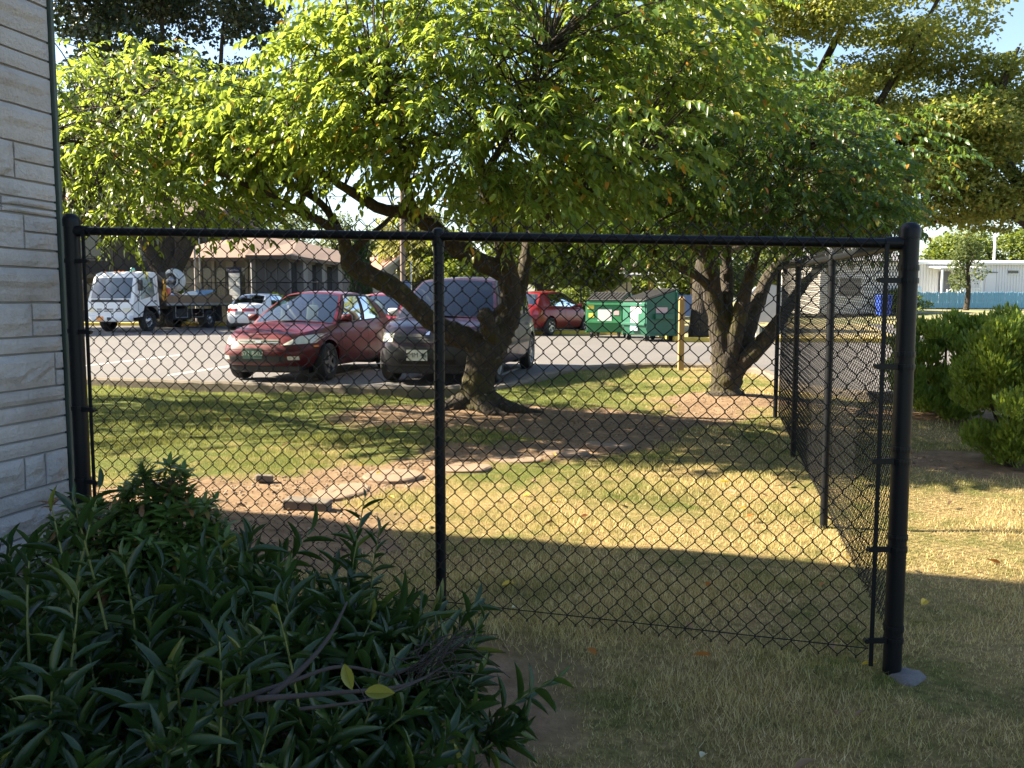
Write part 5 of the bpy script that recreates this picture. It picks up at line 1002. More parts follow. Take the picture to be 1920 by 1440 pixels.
# red hatchback beyond
PH = dict(L=4.1, W=1.70, R=.30, wheels=(1.25, -1.22), nf=3.0, nr=4.0, belt=.92, crown=.05, xc=.95, xr=-1.75, xwt=.15, xrt=-1.45, roof_w=1.12, shoulder=[(-2.05, .92), (-1.7, .97), (-1, .96), (0, .93), (.9, .90), (1.3, .85), (1.7, .78), (2.05, .62)], roof=[(-1.6, 1.38), (-1.2, 1.43), (-.5, 1.46), (0, 1.44), (.3, 1.38)], windows=[(.055, .44), (.47, .78)], spokes=5, interior='grey_interior')
a = R(33); hx, hy = 1.32, 31.6
hb = Car('red_hatchback', 'red hatchback parked by the yellow kerb, left of the dumpsters', 'car', PH, M['paint_red2'], (hx, hy, float(lot_z(hy))), math.atan2(math.cos(a), math.sin(a)))
for sg in (1, -1):
    hb.patch('tail_light', 'rear', [(sg * .52, .70), (sg * .78, .70), (sg * .76, .94), (sg * .58, .92)], M['taillamp'], .007, 4, 4); hb.patch('headlight', 'front', [(sg * .42, .62), (sg * .76, .65), (sg * .80, .76), (sg * .60, .74)], M['headlamp'], .008, 6, 4)
door_lines(hb, [(.86, .84), (-.30, -.28)], .30, .90)
# red car seen over the saloon roof
a = R(14); ex, ey = -3.6, 24.2
rc = Car('red_saloon', 'red car mostly hidden behind the dark red saloon, only its tail wing and roof showing', 'car', dict(P_ := dict(PH), L=4.4, wheels=(1.3, -1.3), roof=[(-1.6, 1.30), (-1.2, 1.36), (-.5, 1.40), (0, 1.38), (.3, 1.33)]), M['paint_red2'], (-3.0, 20.9, float(lot_z(20.9))), heading_rot(a))
mb = MB(); mb.rbox((-1.95, 0, 1.30), (.22, 1.25, .045), .018)
for sg in (1, -1): mb.rbox((-1.95, sg * .5, 1.15), (.10, .05, .30), .015)
mb.obj('tail_wing', M['paint_red2'], rc.root, smooth=True)
# white saloon, rear towards us
P_ = dict(L=4.6, W=1.76, R=.31, wheels=(1.35, -1.33), nf=3.0, nr=3.2, belt=.90, crown=.05, xc=1.0, xr=-1.55, xwt=.25, xrt=-.95, roof_w=1.14, shoulder=[(-2.3, .90), (-2.05, .965), (-1.6, .965), (-1, .94), (0, .92), (.9, .90), (1.4, .83), (1.9, .74), (2.3, .60)], roof=[(-1.2, 1.31), (-.9, 1.35), (-.4, 1.375), (.1, 1.365), (.4, 1.32)], windows=[(.055, .45), (.48, .82)], spokes=0)
a = R(8); ex, ey = xat(448, 33.7) + math.sin(a) * 2.3, 33.7 + math.cos(a) * 2.3
ws = Car('white_saloon', 'white saloon car seen from behind, next to the flatbed truck', 'car', P_, M['paint_white'], (ex, ey, float(lot_z(ey))), math.atan2(math.cos(a), math.sin(a)))
ws.patch('tail_light', 'rear', [(-.82, .72), (.82, .72), (.80, .84), (-.80, .84)], M['taillamp'], .007, 16, 2)
ws.patch('trunk_seam', 'rear', [(-.70, .60), (.70, .60), (.70, .607), (-.70, .607)], M['seam'], .005, 10, 1)
ws.plate('rear', 0, .66, .33, .14, M['plate_white'], '402 EHB', M['ink_dark'])
door_lines(ws, [(.88, .86), (-.28, -.26)], .30, .90)

# ------------------------------------------------------------------ flatbed truck
a = R(15); tx_, ty_ = xat(203, 32.6), 32.6
TR = empty('flatbed_truck', (tx_, ty_, float(lot_z(ty_))), heading_rot(a)); tag(TR, 'white cab-over flatbed work truck loaded with hose and boards', 'truck', 'vehicles parked in the lot')     # local +x = nose, origin under the front bumper
M['truck_white'] = paint_mat('truck_white', (.74, .74, .73), 0, .4, .10)
M['bed_wood'] = simple('bed_wood', (.20, .125, .075), .85, var=.35, scale=8, bump=.3)
M['chassis'] = simple('chassis', (.02, .02, .022), .7, var=.3)
def cab_mesh():
    prof = [(-1.62, .62), (-1.45, .95), (-.70, .95), (-.50, .55), (-.03, .52), (0, .62), (0, 1.0), (-.05, 1.16), (-.33, 2.02), (-.46, 2.17), (-.75, 2.24), (-1.50, 2.24), (-1.62, 2.12)]; V = []; F = []; n = len(prof); W_ = 1.0
    rows = [(-1, 0), (-.985, .03), (.985, .03), (1, 0)]
    ys = [-1.0, -.95, -.6, 0, .6, .95, 1.0]
    for y in ys:
        for x, z in prof:
            top = max(0, (z - 1.1) / 1.15); yy = y * (W_ - .10 * top); inset = .03 if abs(y) == 1.0 else (.006 if abs(y) == .95 else 0); cx, cz = -.8, 1.35
            V.append((x + (cx - x) * inset - (.07 * y * y if x > -.7 else 0), yy, z + (cz - z) * inset))
    for j in range(len(ys) - 1):
        for i in range(n): i2 = (i + 1) % n; F.append((j * n + i, (j + 1) * n + i, (j + 1) * n + i2, j * n + i2))
    F.append(tuple(range(n))); F.append(tuple((len(ys) - 1) * n + i for i in range(n - 1, -1, -1))); return V, F
V, F = cab_mesh(); mb = MB(); mb.add(V, F); cab = mb.obj('cab', M['truck_white'], TR, smooth='auto')
class Shell:
    patch = Car.patch; ray = Car.ray; plate = Car.plate
tk = Shell(); tk.bvh = BVHTree.FromPolygons([Vector(v) for v in V], F); tk.root = TR
tk.patch('windshield', 'front', [(-.86, 1.24), (.86, 1.24), (.80, 2.00), (-.80, 2.00)], M['cab_glass'], .008, 14, 8)
for sg, sd_n in ((1, 'left'), (-1, 'right')):
    tk.patch('side_window', sd_n, [(-1.36, 1.36), (-.55, 1.20), (-.66, 2.00), (-1.32, 2.02)], M['cab_glass'], .008, 6, 6)
    tk.patch('door_seam', sd_n, [(-1.46, .75), (-1.445, .75), (-1.445, 2.05), (-1.46, 2.05)], M['seam'], .005, 1, 8); tk.patch('door_seam', sd_n, [(-.36, .75), (-.345, .75), (-.40, 1.25), (-.415, 1.25)], M['seam'], .005, 1, 6)
    tk.patch('door_handle', sd_n, [(-1.40, 1.12), (-1.26, 1.12), (-1.26, 1.17), (-1.40, 1.17)], M['black_plastic'], .02, 2, 1)
    tk.patch('headlight', 'front', [(sg * .58, .74), (sg * .90, .74), (sg * .88, .90), (sg * .60, .88)], M['headlamp'], .010, 5, 3)
    mb = MB(); mb.rbox((-.22, sg * 1.22, 1.72), (.08, .20, .40), .03); mb.tube([(-.30, sg * .92, 2.0), (-.18, sg * 1.15, 1.98), (-.2, sg * 1.22, 1.85), (-.24, sg * 1.16, 1.42), (-.30, sg * .97, 1.30)], .014, 6); mb.obj('wing_mirror', M['black_plastic'], TR, smooth=True)
tk.patch('cowl_panel', 'front', [(-.84, 1.10), (.84, 1.10), (.82, 1.20), (-.82, 1.20)], M['black_plastic'], .008, 14, 2)
for y0, y1 in ((-.52, -.30), (-.20, .20), (.30, .52)):
    for z in (.76, .83): tk.patch('grille_slot', 'front', [(y0, z), (y1, z), (y1, z + .035), (y0, z + .035)], M['black_plastic'], .008, 4, 1)
mb = MB(); mb.rbox((.0, 0, .50), (.22, 1.98, .24), .05); mb.obj('bumper', M['truck_white'], TR, smooth=True)
mb = MB(); mb.box((.113, -.30, .50), (.008, .30, .16)); mb.obj('number_plate', M['amber'], TR); mb = MB(); mb.box((.113, .08, .50), (.008, .16, .10)); mb.obj('tow_hook_slot', M['black_plastic'], TR)
for y in (-.66, -.16, .02, .20, .66): mb = MB(); mb.rbox((-.66, y * .95, 2.215), (.10, .10, .07), .02); mb.obj('marker_light', M['amber'], TR, smooth=True)
mb = MB(); mb.lathe([(.09, 0), (.09, .05), (.075, .14), (.03, .17)], (-.95, .35, 2.22), 14); mb.obj('beacon', simple('green_beacon', (.20, .55, .42), .3), TR, smooth=True)
mb = MB()
for sg in (1, -1): mb.box((-3.4, sg * .40, .72), (5.4, .10, .20))
for x in (-2.0, -3.4, -4.8, -5.9): mb.box((x, 0, .72), (.10, .9, .16))
mb.box((-3.05, .70, .62), (1.1, .45, .42)); mb.box((-2.1, -.7, .60), (.8, .45, .40)); mb.tube([(-4.9, -.95, .52), (-4.9, .95, .52)], .09, 10); mb.tube([(-1.0, -.95, .52), (-1.0, .95, .52)], .09, 10); mb.obj('chassis', M['chassis'], TR)
mb = MB(); mb.box((-2.3, .93, .78), (.02, .36, .5)); 
mb = MB(); mb.box((-4.15, 0, 1.0), (4.5, 2.14, .12)); bed = mb.obj('flat_bed', M['chassis'], TR, bevel=.01)
for sg in (1, -1): mb = MB(); mb.box((-4.15, sg * 1.06, 1.22), (4.48, .05, .32)); mb.obj('side_board', M['bed_wood'], TR, bevel=.008); mb = MB(); mb.box((-4.15, sg * 1.085, 1.02), (4.5, .03, .09)); mb.obj('side_rail', M['steel'], TR)
mb = MB(); mb.box((-6.39, 0, 1.22), (.05, 2.1, .32)); mb.obj('tail_board', M['bed_wood'], TR, bevel=.008)
mb = MB(); mb.box((-1.92, 0, 1.62), (.06, 2.1, 1.22)); mb.obj('headboard', M['chassis'], TR, bevel=.01)
for k, x in enumerate((-1.02, -4.9)):
    for sg in (1, -1):
        c = (x, sg * .86, .40); mb = MB(); Mx = Matrix.Rotation(R(-90 * sg), 3, 'X'); w = .12 if k == 0 else .26; r = .40
        mb.lathe([(r * .6, -w), (r * .9, -w), (r, -w * .6), (r, .07), (r * .9, .12), (r * .6, .11), (r * .56, .04)], c, 28, Mx, cap=False); wo = mb.obj('wheel', M['tyre'], TR, smooth='auto')
        mb = MB(); mb.lathe([(r * .6, .10), (r * .56, .03), (r * .35, .05), (r * .22, .12), (.001, .13)], c, 20, Mx, cap=False)
        for i in range(6): q = i * 1.047; mb.rbox((c[0] + math.cos(q) * r * .42, c[1] + sg * .06, c[2] + math.sin(q) * r * .42), (.06, .03, .06), .012)
        mb.obj('rim', M['rim'], wo, smooth=True)
    for sg in (1, -1):
        if k: mb = MB(); mb.box((x - .62, sg * .86, .62), (.03, .5, .66)); mb.obj('mud_flap', M['rubber'], TR)
        else:
            mb = MB(); pts = [(x + .52 * math.cos(q), sg * .86, .42 + .52 * math.sin(q)) for q in np.linspace(.1, 3.04, 12)]
            V2 = []; 
            for p in pts: V2 += [(p[0], p[1] - .15, p[2]), (p[0], p[1] + .15, p[2])]
            mb.add(V2, [(2 * i, 2 * i + 1, 2 * i + 3, 2 * i + 2) for i in range(11)]); mb.obj('wheel_arch', M['black_plastic'], TR)
for zb_, zt in ((.50, .95),): 
    for x in (-2.55, -3.6): mb = MB(); mb.tube([(x, 1.0, zt), (x, 1.0, zb_), (x - .75, 1.0, zb_), (x - .75, 1.0, zt)], .018, 6); mb.obj('side_guard', M['steel'], TR)
def load(name, mb, mat, label, cat, smooth=True):
    o = mb.obj(name, mat, None, smooth); o.location = TR.location; o.rotation_euler = TR.rotation_euler; return tag(o, label, cat, 'load on the flatbed truck')
mb = MB()
for i in range(7):
    x = -3.9 + .075 * (i - 3); rr_ = .44 - .012 * (i - 3) ** 2; mb.tube([(x, rr_ * math.cos(q), 1.98 + rr_ * math.sin(q)) for q in np.linspace(0, 6.283, 27)], .045, 8, cap=False)
M['hose_white'] = simple('hose_white', (.55, .56, .54), .5, var=.2)
load('hose_coil', mb, M['hose_white'], 'large coil of pale hose standing upright on the truck bed', 'hose')
mb = MB(); mb.lathe([(.16, -.34), (.16, .34)], (-3.9, 0, 1.98), 14, Matrix.Rotation(R(90), 3, 'Y'))
for sg in (1, -1): mb.tube([(-3.9 + sg * .36, -.42, 1.08), (-3.9 + sg * .36, 0, 1.98), (-3.9 + sg * .36, .42, 1.08)], .025, 6)
load('hose_reel', mb, M['steel'], 'steel stand and drum inside the pale hose coil', 'reel')
mb = MB()
for i in range(5): mb.tube([(-1.80 + .012 * i, .98 + .02 * math.sin(i), 1.45 + (.20 - .015 * i) * math.sin(q)) if False else (-1.78 + (.13 - .012 * i) * math.cos(q), 1.08 + .012 * i, 1.36 + (.20 - .015 * i) * math.sin(q)) for q in np.linspace(0, 6.283, 20)], .018, 6, cap=False)
mb.tube([(-1.78, 1.10, 1.50), (-1.76, 1.12, 1.75), (-1.78, 1.10, 2.0)], .035, 7); mb.tube([(-1.70, 1.10, 1.52), (-1.72, 1.12, 1.78), (-1.74, 1.10, 1.98)], .025, 7)
load('yellow_rope', mb, simple('yellow_rope', (.60, .30, .03), .8, var=.3, scale=60, bump=.5), 'coil of yellow rope hanging behind the truck cab', 'rope')
mb = MB(); mb.lathe([(.11, 1.06), (.12, 1.12), (.11, 1.60), (.09, 1.64)], (-2.2, .92, 0), 14); o = load('orange_canister', mb, simple('orange_plastic', (.62, .13, .06), .5), 'upright orange canister with white cap on the truck bed', 'canister')
mb = MB(); mb.lathe([(.105, 1.64), (.105, 1.72), (.02, 1.73)], (-2.2, .92, 0), 14); mb.obj('cap', M['white_paint'], o)
for nm, c, d, ax, ang, mt, lab in (('tilted_board', (-4.9, .35, 1.42), (1.5, .9, .05), 'Y', 14, simple('blue_panel', (.10, .22, .34), .6), 'tilted blue panel on the truck bed'), ('pale_board', (-3.25, .45, 1.36), (.9, .8, .05), 'Y', -16, simple('pale_board', (.42, .33, .22), .8), 'tilted pale board lying in the truck bed'), ('white_sack', (-3.9, .72, 1.34), (.65, .4, .36), 'Y', 8, M['white_paint'], 'white sack in the truck bed'), ('white_box', (-2.75, .6, 1.28), (.5, .5, .34), 'Z', 12, simple('blue_box', (.30, .38, .58), .6), 'pale blue box behind the orange canister')):
    mb = MB(); mb.rbox(c, d, min(d) * .3, M=Matrix.Rotation(R(ang), 3, ax)); load(nm, mb, mt, lab, 'cargo')
mb = MB(); mb.tube([(-5.1, .3, 1.2), (-5.25, .35, 2.35)], .022, 6); load('tool_handle', mb, M['wood_post'], 'tall upright wooden tool handle at the rear of the truck bed', 'tool')
mb = MB(); mb.tube([(-5.4, .2, 1.2), (-5.7, .3, 1.9)], .02, 6); load('tool_handle', mb, M['wood_post'], 'short slanting tool handle at the rear of the truck bed', 'tool')
# ------------------------------------------------------------------ dumpsters
def text_obj(body, size, mat, parent, mtx, extrude=.001):
    cu = bpy.data.curves.new('txt', 'FONT'); cu.body = body; cu.size = size; cu.align_x = 'CENTER'; cu.align_y = 'CENTER'; cu.extrude = extrude
    tmp = bpy.data.objects.new('tmp', cu); me = bpy.data.meshes.new_from_object(tmp); bpy.data.objects.remove(tmp); me.materials.append(mat); o = bpy.data.objects.new('lettering', me); link(o, parent); o.matrix_local = mtx; return o
def green_steel(name, col): return simple(name, col, .5, var=.22, scale=4, bump=.15)
def dumpster(label, x, y, rz, Wd, Dp, hf, hb, col, stickers):
    """local: front (low side) faces -y, width along x"""
    E_ = empty('dumpster', (x, y, float(lot_z(y))), rz); tag(E_, label, 'dumpster', 'green dumpsters on the lot'); m = green_steel('dumpster_green', col); b = .17
    mb = MB(); w = Wd / 2; d = Dp / 2; prof = [(-d + .12, b), (d, b), (d, hb), (-d, hf), (-d, b + .30)]
    V = [(-w, p[0], p[1]) for p in prof] + [(w, p[0], p[1]) for p in prof]; n = 5
    F = [(0, 1, 2, 3, 4)[::-1], (5, 6, 7, 8, 9)] + [(i, (i + 1) % n, n + (i + 1) % n, n + i) for i in range(n) if i != 2]; mb.add(V, F); mb.obj('bin_body', m, E_, bevel=.012)
    mb = MB()
    for z in (b + .34, hf - .10): mb.box((0, -d - .025, z), (Wd + .06, .05, .07))
    for sg in (1, -1):
        mb.box((sg * (w + .02), 0, b + .02), (.05, Dp, .06)); mb.box((sg * (w + .02), d - .04, (hb + b) / 2), (.05, .07, hb - b)); mb.box((sg * (w + .02), -d + .06, (hf + b) / 2 + .1), (.05, .07, hf - b - .25))
    mb.obj('ribs', m, E_, bevel=.006)
    for sg in (1, -1): mb = MB(); mb.box((sg * (w + .07), .05, hf * .62), (.10, Dp * .55, .16)); mb.obj('fork_pocket', m, E_, bevel=.01)
    sl = math.atan2(hb - hf, Dp)
    for sg in (1, -1):
        mb = MB(); Mr = Matrix.Rotation(sl, 3, 'X'); c = Vector((sg * w / 2, 0, (hf + hb) / 2 + .03)); mb.rbox(c, (w - .015, Dp / math.cos(sl) + .08, .035), .01, M=Mr)
        for k in range(5): mb.rbox(c + Mr @ Vector((-w / 2 + w * (k + .5) / 5, -.02, .030)), (.05, Dp * .9, .03), .01, M=Mr)
        mb.obj('lid', M['lid'], E_)
    for sx_ in (1, -1):
        for sy_ in (1, -1):
            mb = MB(); mb.lathe([(.085, -.03), (.09, 0), (.085, .03)], (sx_ * (w - .12), sy_ * (d - .14), .09), 14, Matrix.Rotation(R(90), 3, 'Y')); mb.obj('caster', M['rubber'], E_, smooth='auto'); mb = MB(); mb.box((sx_ * (w - .12), sy_ * (d - .14), .15), (.10, .10, .06)); mb.obj('caster_bracket', M['chassis'], E_)
    for (fx, fz, sw, sh, mt, face) in stickers:
        mb = MB()
        if face == 'front': mb.box((fx, -d - .006, fz), (sw, .006, sh))
        else: mb.box((w + .008, fx, fz), (.006, sw, sh))
        mb.obj('sticker', mt, E_)
    return E_
M['lid'] = simple('lid_plastic', (.045, .043, .042), .5, var=.3, scale=5)
M['st_white'] = simple('sticker_white', (.52, .52, .50), .6, var=.08); M['st_yellow'] = simple('sticker_yellow', (.62, .50, .06), .6); M['st_pink'] = simple('sticker_pink', (.50, .36, .36), .6, var=.2, scale=30); M['st_blue'] = simple('sticker_blue', (.40, .55, .68), .6)
d1 = dumpster('bright green dumpster with large white sticker, left of the two', xat(1143, 28.6), 28.9, R(-20), 1.15, 1.15, 1.18, 1.42, (.022, .16, .058), [(.02, .72, .46, .40, M['st_white'], 'front'), (-.42, .72, .18, .14, M['st_yellow'], 'front'), (-.44, 1.0, .22, .16, M['st_yellow'], 'front'), (.40, .80, .18, .14, M['st_pink'], 'front')])
d2 = dumpster('larger dark green dumpster with raised rear lid, right of the two', xat(1224, 26.4), 26.9, R(-66), 1.25, 1.15, 1.18, 1.52, (.015, .095, .058), [(.05, .80, .42, .62, M['st_white'], 'front'), (.30, .98, .26, .30, M['st_white'], 'front'), (.02, .42, .40, .22, M['st_blue'], 'front'), (0, .92, .40, .17, M['st_pink'], 'side')])
# ------------------------------------------------------------------ wooden post in the lawn
px_, py_ = 3.17, 16.6; E_ = empty('wooden_post', (px_, py_, gz(px_, py_))); tag(E_, 'weathered yellow wooden post standing in the grass by the kerb', 'post')
mb = MB(); mb.box((0, 0, .62), (.105, .105, 1.44)); mb.obj('timber', M['wood_post'], E_, bevel=.01); mb = MB(); mb.box((0, 0, 1.365), (.11, .11, .05), taper=.5); mb.obj('post_top', M['wood_post'], E_)
# grey tank on legs seen between the tree stems
tx2, ty2 = xat(1440, 27), 27; E_ = empty('grey_tank', (tx2, ty2, float(lot_z(ty2)))); tag(E_, 'pale grey round-topped tank on white legs behind the right cherry tree', 'tank')
mb = MB(); mb.prism([(-.5, .55), (.5, .55), (.5, 1.2), (.44, 1.45), (.3, 1.62), (0, 1.68), (-.3, 1.62), (-.44, 1.45), (-.5, 1.2)], .9, 'y'); mb.obj('tank_shell', simple('tank_grey', (.36, .36, .36), .6), E_, bevel=.02)
for sg in (1, -1):
    for s2 in (1, -1): mb = MB(); mb.box((sg * .4, s2 * .35, .28), (.10, .10, .55)); mb.obj('leg', M['white_paint'], E_)
# ------------------------------------------------------------------ far chain-link fence along the lot
def far_fence(label, a, b, h, npost):
    a = Vector(a); b = Vector(b); E_ = empty('chain_link_fence', a); tag(E_, label, 'fence'); d = b - a; L = d.length; u = d.normalized()
    for i in range(npost + 1):
        p = d * (i / npost); mb = MB(); mb.lathe([(.032, -.1), (.032, h + .02), (.02, h + .05)], p, 8); mb.obj('post', M['black_vinyl'], E_)
    mb = MB(); mb.tube([Vector((0, 0, h)), d + Vector((0, 0, h))], .024, 6); mb.obj('top_rail', M['black_vinyl'], E_)
    n = int(L / .075); V = []; F = []; q = Vector((-u.y, u.x, 0)) * .004
    for k in range(n):
        for sg in (1, -1):
            x0 = k * .075; x1 = x0 + sg * h * .9
            t0, t1 = 0, 1
            if x1 > L: t1 = (L - x0) / (x1 - x0)
            if x1 < 0: t1 = x0 / (x0 - x1)
            p0 = u * x0 + Vector((0, 0, .03)); p1 = u * (x0 + (x1 - x0) * t1) + Vector((0, 0, .03 + (h - .05) * t1)); o = len(V); w = u * .0028
            V += [p0 - w + q * sg, p0 + w + q * sg, p1 + w + q * sg, p1 - w + q * sg, p0 + q * sg * 2.2, p1 + q * sg * 2.2]; F += [(o, o + 1, o + 2, o + 3), (o + 1, o + 4, o + 5, o + 2), (o + 4, o, o + 3, o + 5)]
    mb = MB(); mb.add(V, F); m = mb.obj('wire_mesh', M['black_wire'], E_); m['kind'] = 'stuff'
far_fence('long chain-link fence along the far side of the parking lot', (xat(290, 41.5), 41.5, float(lot_z(41))), (xat(1175, 38.6), 38.6, float(lot_z(38.6))), 1.92, 11)
# ------------------------------------------------------------------ brown-roofed building with the tenant sign
M['grey_wall'] = simple('grey_wall', (.115, .115, .13), .85, var=.12, scale=3); M['grey_wall2'] = simple('grey_wall_pale', (.17, .168, .175), .85, var=.15, scale=3); M['dark_glass'] = simple('dark_glass', (.02, .022, .026), .12, coat=.6, var=.2); M['roof_tan'] = simple('roof_tan', (.165, .108, .08), .9, var=.22, scale=5, bump=.4, obj=False); M['soffit'] = simple('soffit', (.10, .075, .06), .9)
zg = float(lot_z(42)); Eb = empty('office_building', (xat(470, 42), 42, zg)); tag(Eb, 'grey single-storey building with broad tan hip roof behind the white saloon', 'building'); eo = Vector(Eb.location)
def W3(px, Y_, z=0): return Vector((xat(px, Y_), Y_, z)) - Vector((eo.x, eo.y, 0))
plan = [(325, 44.5), (400, 44.3), (468, 44.0), (473, 42.2), (545, 42.2), (585, 45.5), (612, 48), (650, 51.5)]
HB = 3.15
back = [W3(660, 66), W3(325, 66)]
poly = [W3(*p) for p in plan]; mb = MB()
n = len(poly)
for i in range(n - 1): mb.quad(poly[i], poly[i + 1], poly[i + 1] + Vector((0, 0, HB)), poly[i] + Vector((0, 0, HB)))
allp = poly + back; mb.quad(poly[-1], back[0], back[0] + Vector((0, 0, HB)), poly[-1] + Vector((0, 0, HB))); mb.quad(back[0], back[1], back[1] + Vector((0, 0, HB)), back[0] + Vector((0, 0, HB))); mb.quad(back[1], poly[0], poly[0] + Vector((0, 0, HB)), back[1] + Vector((0, 0, HB)))
mb.obj('wall', M['grey_wall'], Eb)
def pilaster(i, f0, f1, z0, z1, mat, name, out=.10):
    a = poly[i].lerp(poly[i + 1], f0); b = poly[i].lerp(poly[i + 1], f1); d = (b - a).normalized(); nrm = Vector((d.y, -d.x, 0)); c = (a + b) / 2 + nrm * (out / 2 - .02); mb = MB(); mb.box((c.x, c.y, (z0 + z1) / 2), ((b - a).length, out, z1 - z0), math.atan2(d.y, d.x)); return mb.obj(name, mat, Eb)
for i, f0, f1 in ((0, .05, .18), (0, .62, .74), (1, .0, .08), (1, .40, .62), (1, .92, 1.0)): pilaster(i, f0, f1, 0, HB, M['grey_wall2'], 'wall_panel', .12)
for i, f0, f1 in ((0, .22, .58), (0, .78, .97), (1, .12, .36), (1, .66, .90)): pilaster(i, f0, f1, .5, 2.7, M['dark_glass'], 'window', .06)
for i, f0, f1 in ((3, .03, .12), (3, .34, .40), (3, .62, .68), (3, .93, 1)): pilaster(i, f0, f1, 0, HB, M['grey_wall2'] if f0 < .2 else M['grey_wall'], 'wall_panel', .12)
for i in (4, 5, 6):
    pilaster(i, .30, .52, 0, HB, M['grey_wall2'], 'wall_panel', .35); pilaster(i, .06, .26, .3, 2.9, M['dark_glass'], 'window', .06); pilaster(i, .58, .80, .3, 2.9, M['dark_glass'], 'window', .06)
# roof: eaves follow the plan, ridge set back
ev = [W3(300, 43.2), W3(468, 42.8), W3(462, 40.7), W3(548, 40.7), W3(600, 45), W3(665, 51)]
ez = HB - .02; rid = [(W3(395, 52), 4.5), (W3(486, 50), 4.65), (W3(560, 54), 4.7), (W3(640, 60), 4.4)]
mb = MB(); Vv = [(p.x, p.y, ez) for p in ev] + [(p.x, p.y, z) for p, z in rid] + [(back[0].x + .5, back[0].y, ez), (back[1].x - .5, back[1].y, ez)]
mb.add(Vv, [(0, 1, 7, 6), (1, 2, 7), (2, 3, 8, 7), (3, 4, 9, 8), (4, 5, 9), (5, 10, 9), (10, 11, 6, 7, 8, 9), (11, 0, 6)]); ro = mb.obj('roof', M['roof_tan'], Eb)
mb = MB(); mb.add([(p.x, p.y, ez - .03) for p in ev] + [(p.x, p.y, ez - .03) for p in poly[::-1]], [(0, 1, 11, 12, 13), (1, 2, 10, 11), (2, 3, 9, 10), (3, 4, 8, 9), (4, 5, 6, 7, 8)]); mb.obj('soffit', M['soffit'], ro)
mb = MB()
for a_, b_ in zip(ev[:-1], ev[1:]): mb.quad((a_.x, a_.y, ez - .16), (b_.x, b_.y, ez - .16), (b_.x, b_.y, ez + .02), (a_.x, a_.y, ez + .02))
mb.obj('fascia', M['soffit'], ro)
# tenant sign on posts in front
sy_ = 40.9; Es = empty('tenant_sign', (xat(440, sy_), sy_, float(lot_z(40))), R(-16)); tag(Es, 'upright tenant sign with navy header and white name slats', 'sign')
M['navy'] = simple('navy_sign', (.018, .018, .075), .5); M['slat'] = simple('sign_slat', (.80, .77, .72), .6, var=.06)
mb = MB(); mb.box((0, 0, 2.50), (.68, .06, .26)); mb.obj('header', M['navy'], Es); text_obj('Vista Place', .125, M['st_white'], Es, Matrix.Translation((0, -.036, 2.49)) @ Matrix.Rotation(R(90), 4, 'X'))
for k in range(6): mb = MB(); mb.box((.02, 0, 2.26 - .205 * k), (.58, .05, .19)); mb.obj('slat', M['slat'], Es, bevel=.008)
for sg in (1, -1): mb = MB(); mb.box((sg * .36, 0, 1.3), (.06, .06, 2.65)); mb.obj('sign_post', M['chassis'], Es)
# balcony block at the left
zg = float(lot_z(46)); Ea = empty('balcony_block', (xat(230, 54), 54, zg)); tag(Ea, 'dark two-storey apartment block with balcony railings behind the truck', 'building')
M['dark_siding'] = simple('dark_siding', (.055, .05, .048), .9, var=.2)
mb = MB(); mb.box((-1.5, 3.5, 2.9), (14, 6, 6.2)); mb.obj('wall', M['dark_siding'], Ea); mb = MB(); mb.box((-1.5, 0, 2.55), (14, 1.6, .22)); mb.obj('balcony_floor', M['dark_siding'], Ea)
mb = MB(); mb.box((-1.5, -.75, 3.65), (14, .06, .06)); mb.box((-1.5, -.75, 2.72), (14, .05, .05)); mb.obj('railing', M['chassis'], Ea)
for k in range(70): mb = MB() if k == 0 else mb; mb.box((-8.4 + .2 * k, -.75, 3.18), (.025, .025, .9))
mb.obj('balusters', M['chassis'], Ea)['kind'] = 'stuff'
for x in (-7, -3.6, -.2, 3.2, 5.3): mb = MB(); mb.box((x, -.70, 2.9), (.14, .14, 6.0)); mb.obj('balcony_post', M['dark_siding'], Ea)
for x in (-5.5, -2, 1.5, 4.2):
    for z in (1.3, 4.3): mb = MB(); mb.box((x, .47, z), (1.3, .06, 1.5)); wo = mb.obj('window', M['dark_glass'], Ea); mb = MB(); mb.box((x, .45, z + .78), (1.45, .08, .07)); mb.box((x, .45, z - .78), (1.45, .08, .07)); mb.obj('window_frame', M['grey_wall2'], wo)
mb = MB(); mb.add([(-9.3, -1.4, 5.9), (6.3, -1.4, 5.9), (6.3, 7.2, 5.9), (-9.3, 7.2, 5.9), (-9.3, 3, 7.6), (6.3, 3, 7.6)], [(0, 1, 5, 4), (2, 3, 4, 5), (1, 2, 5), (3, 0, 4), (3, 2, 1, 0)]); mb.obj('roof', M['soffit'], Ea)
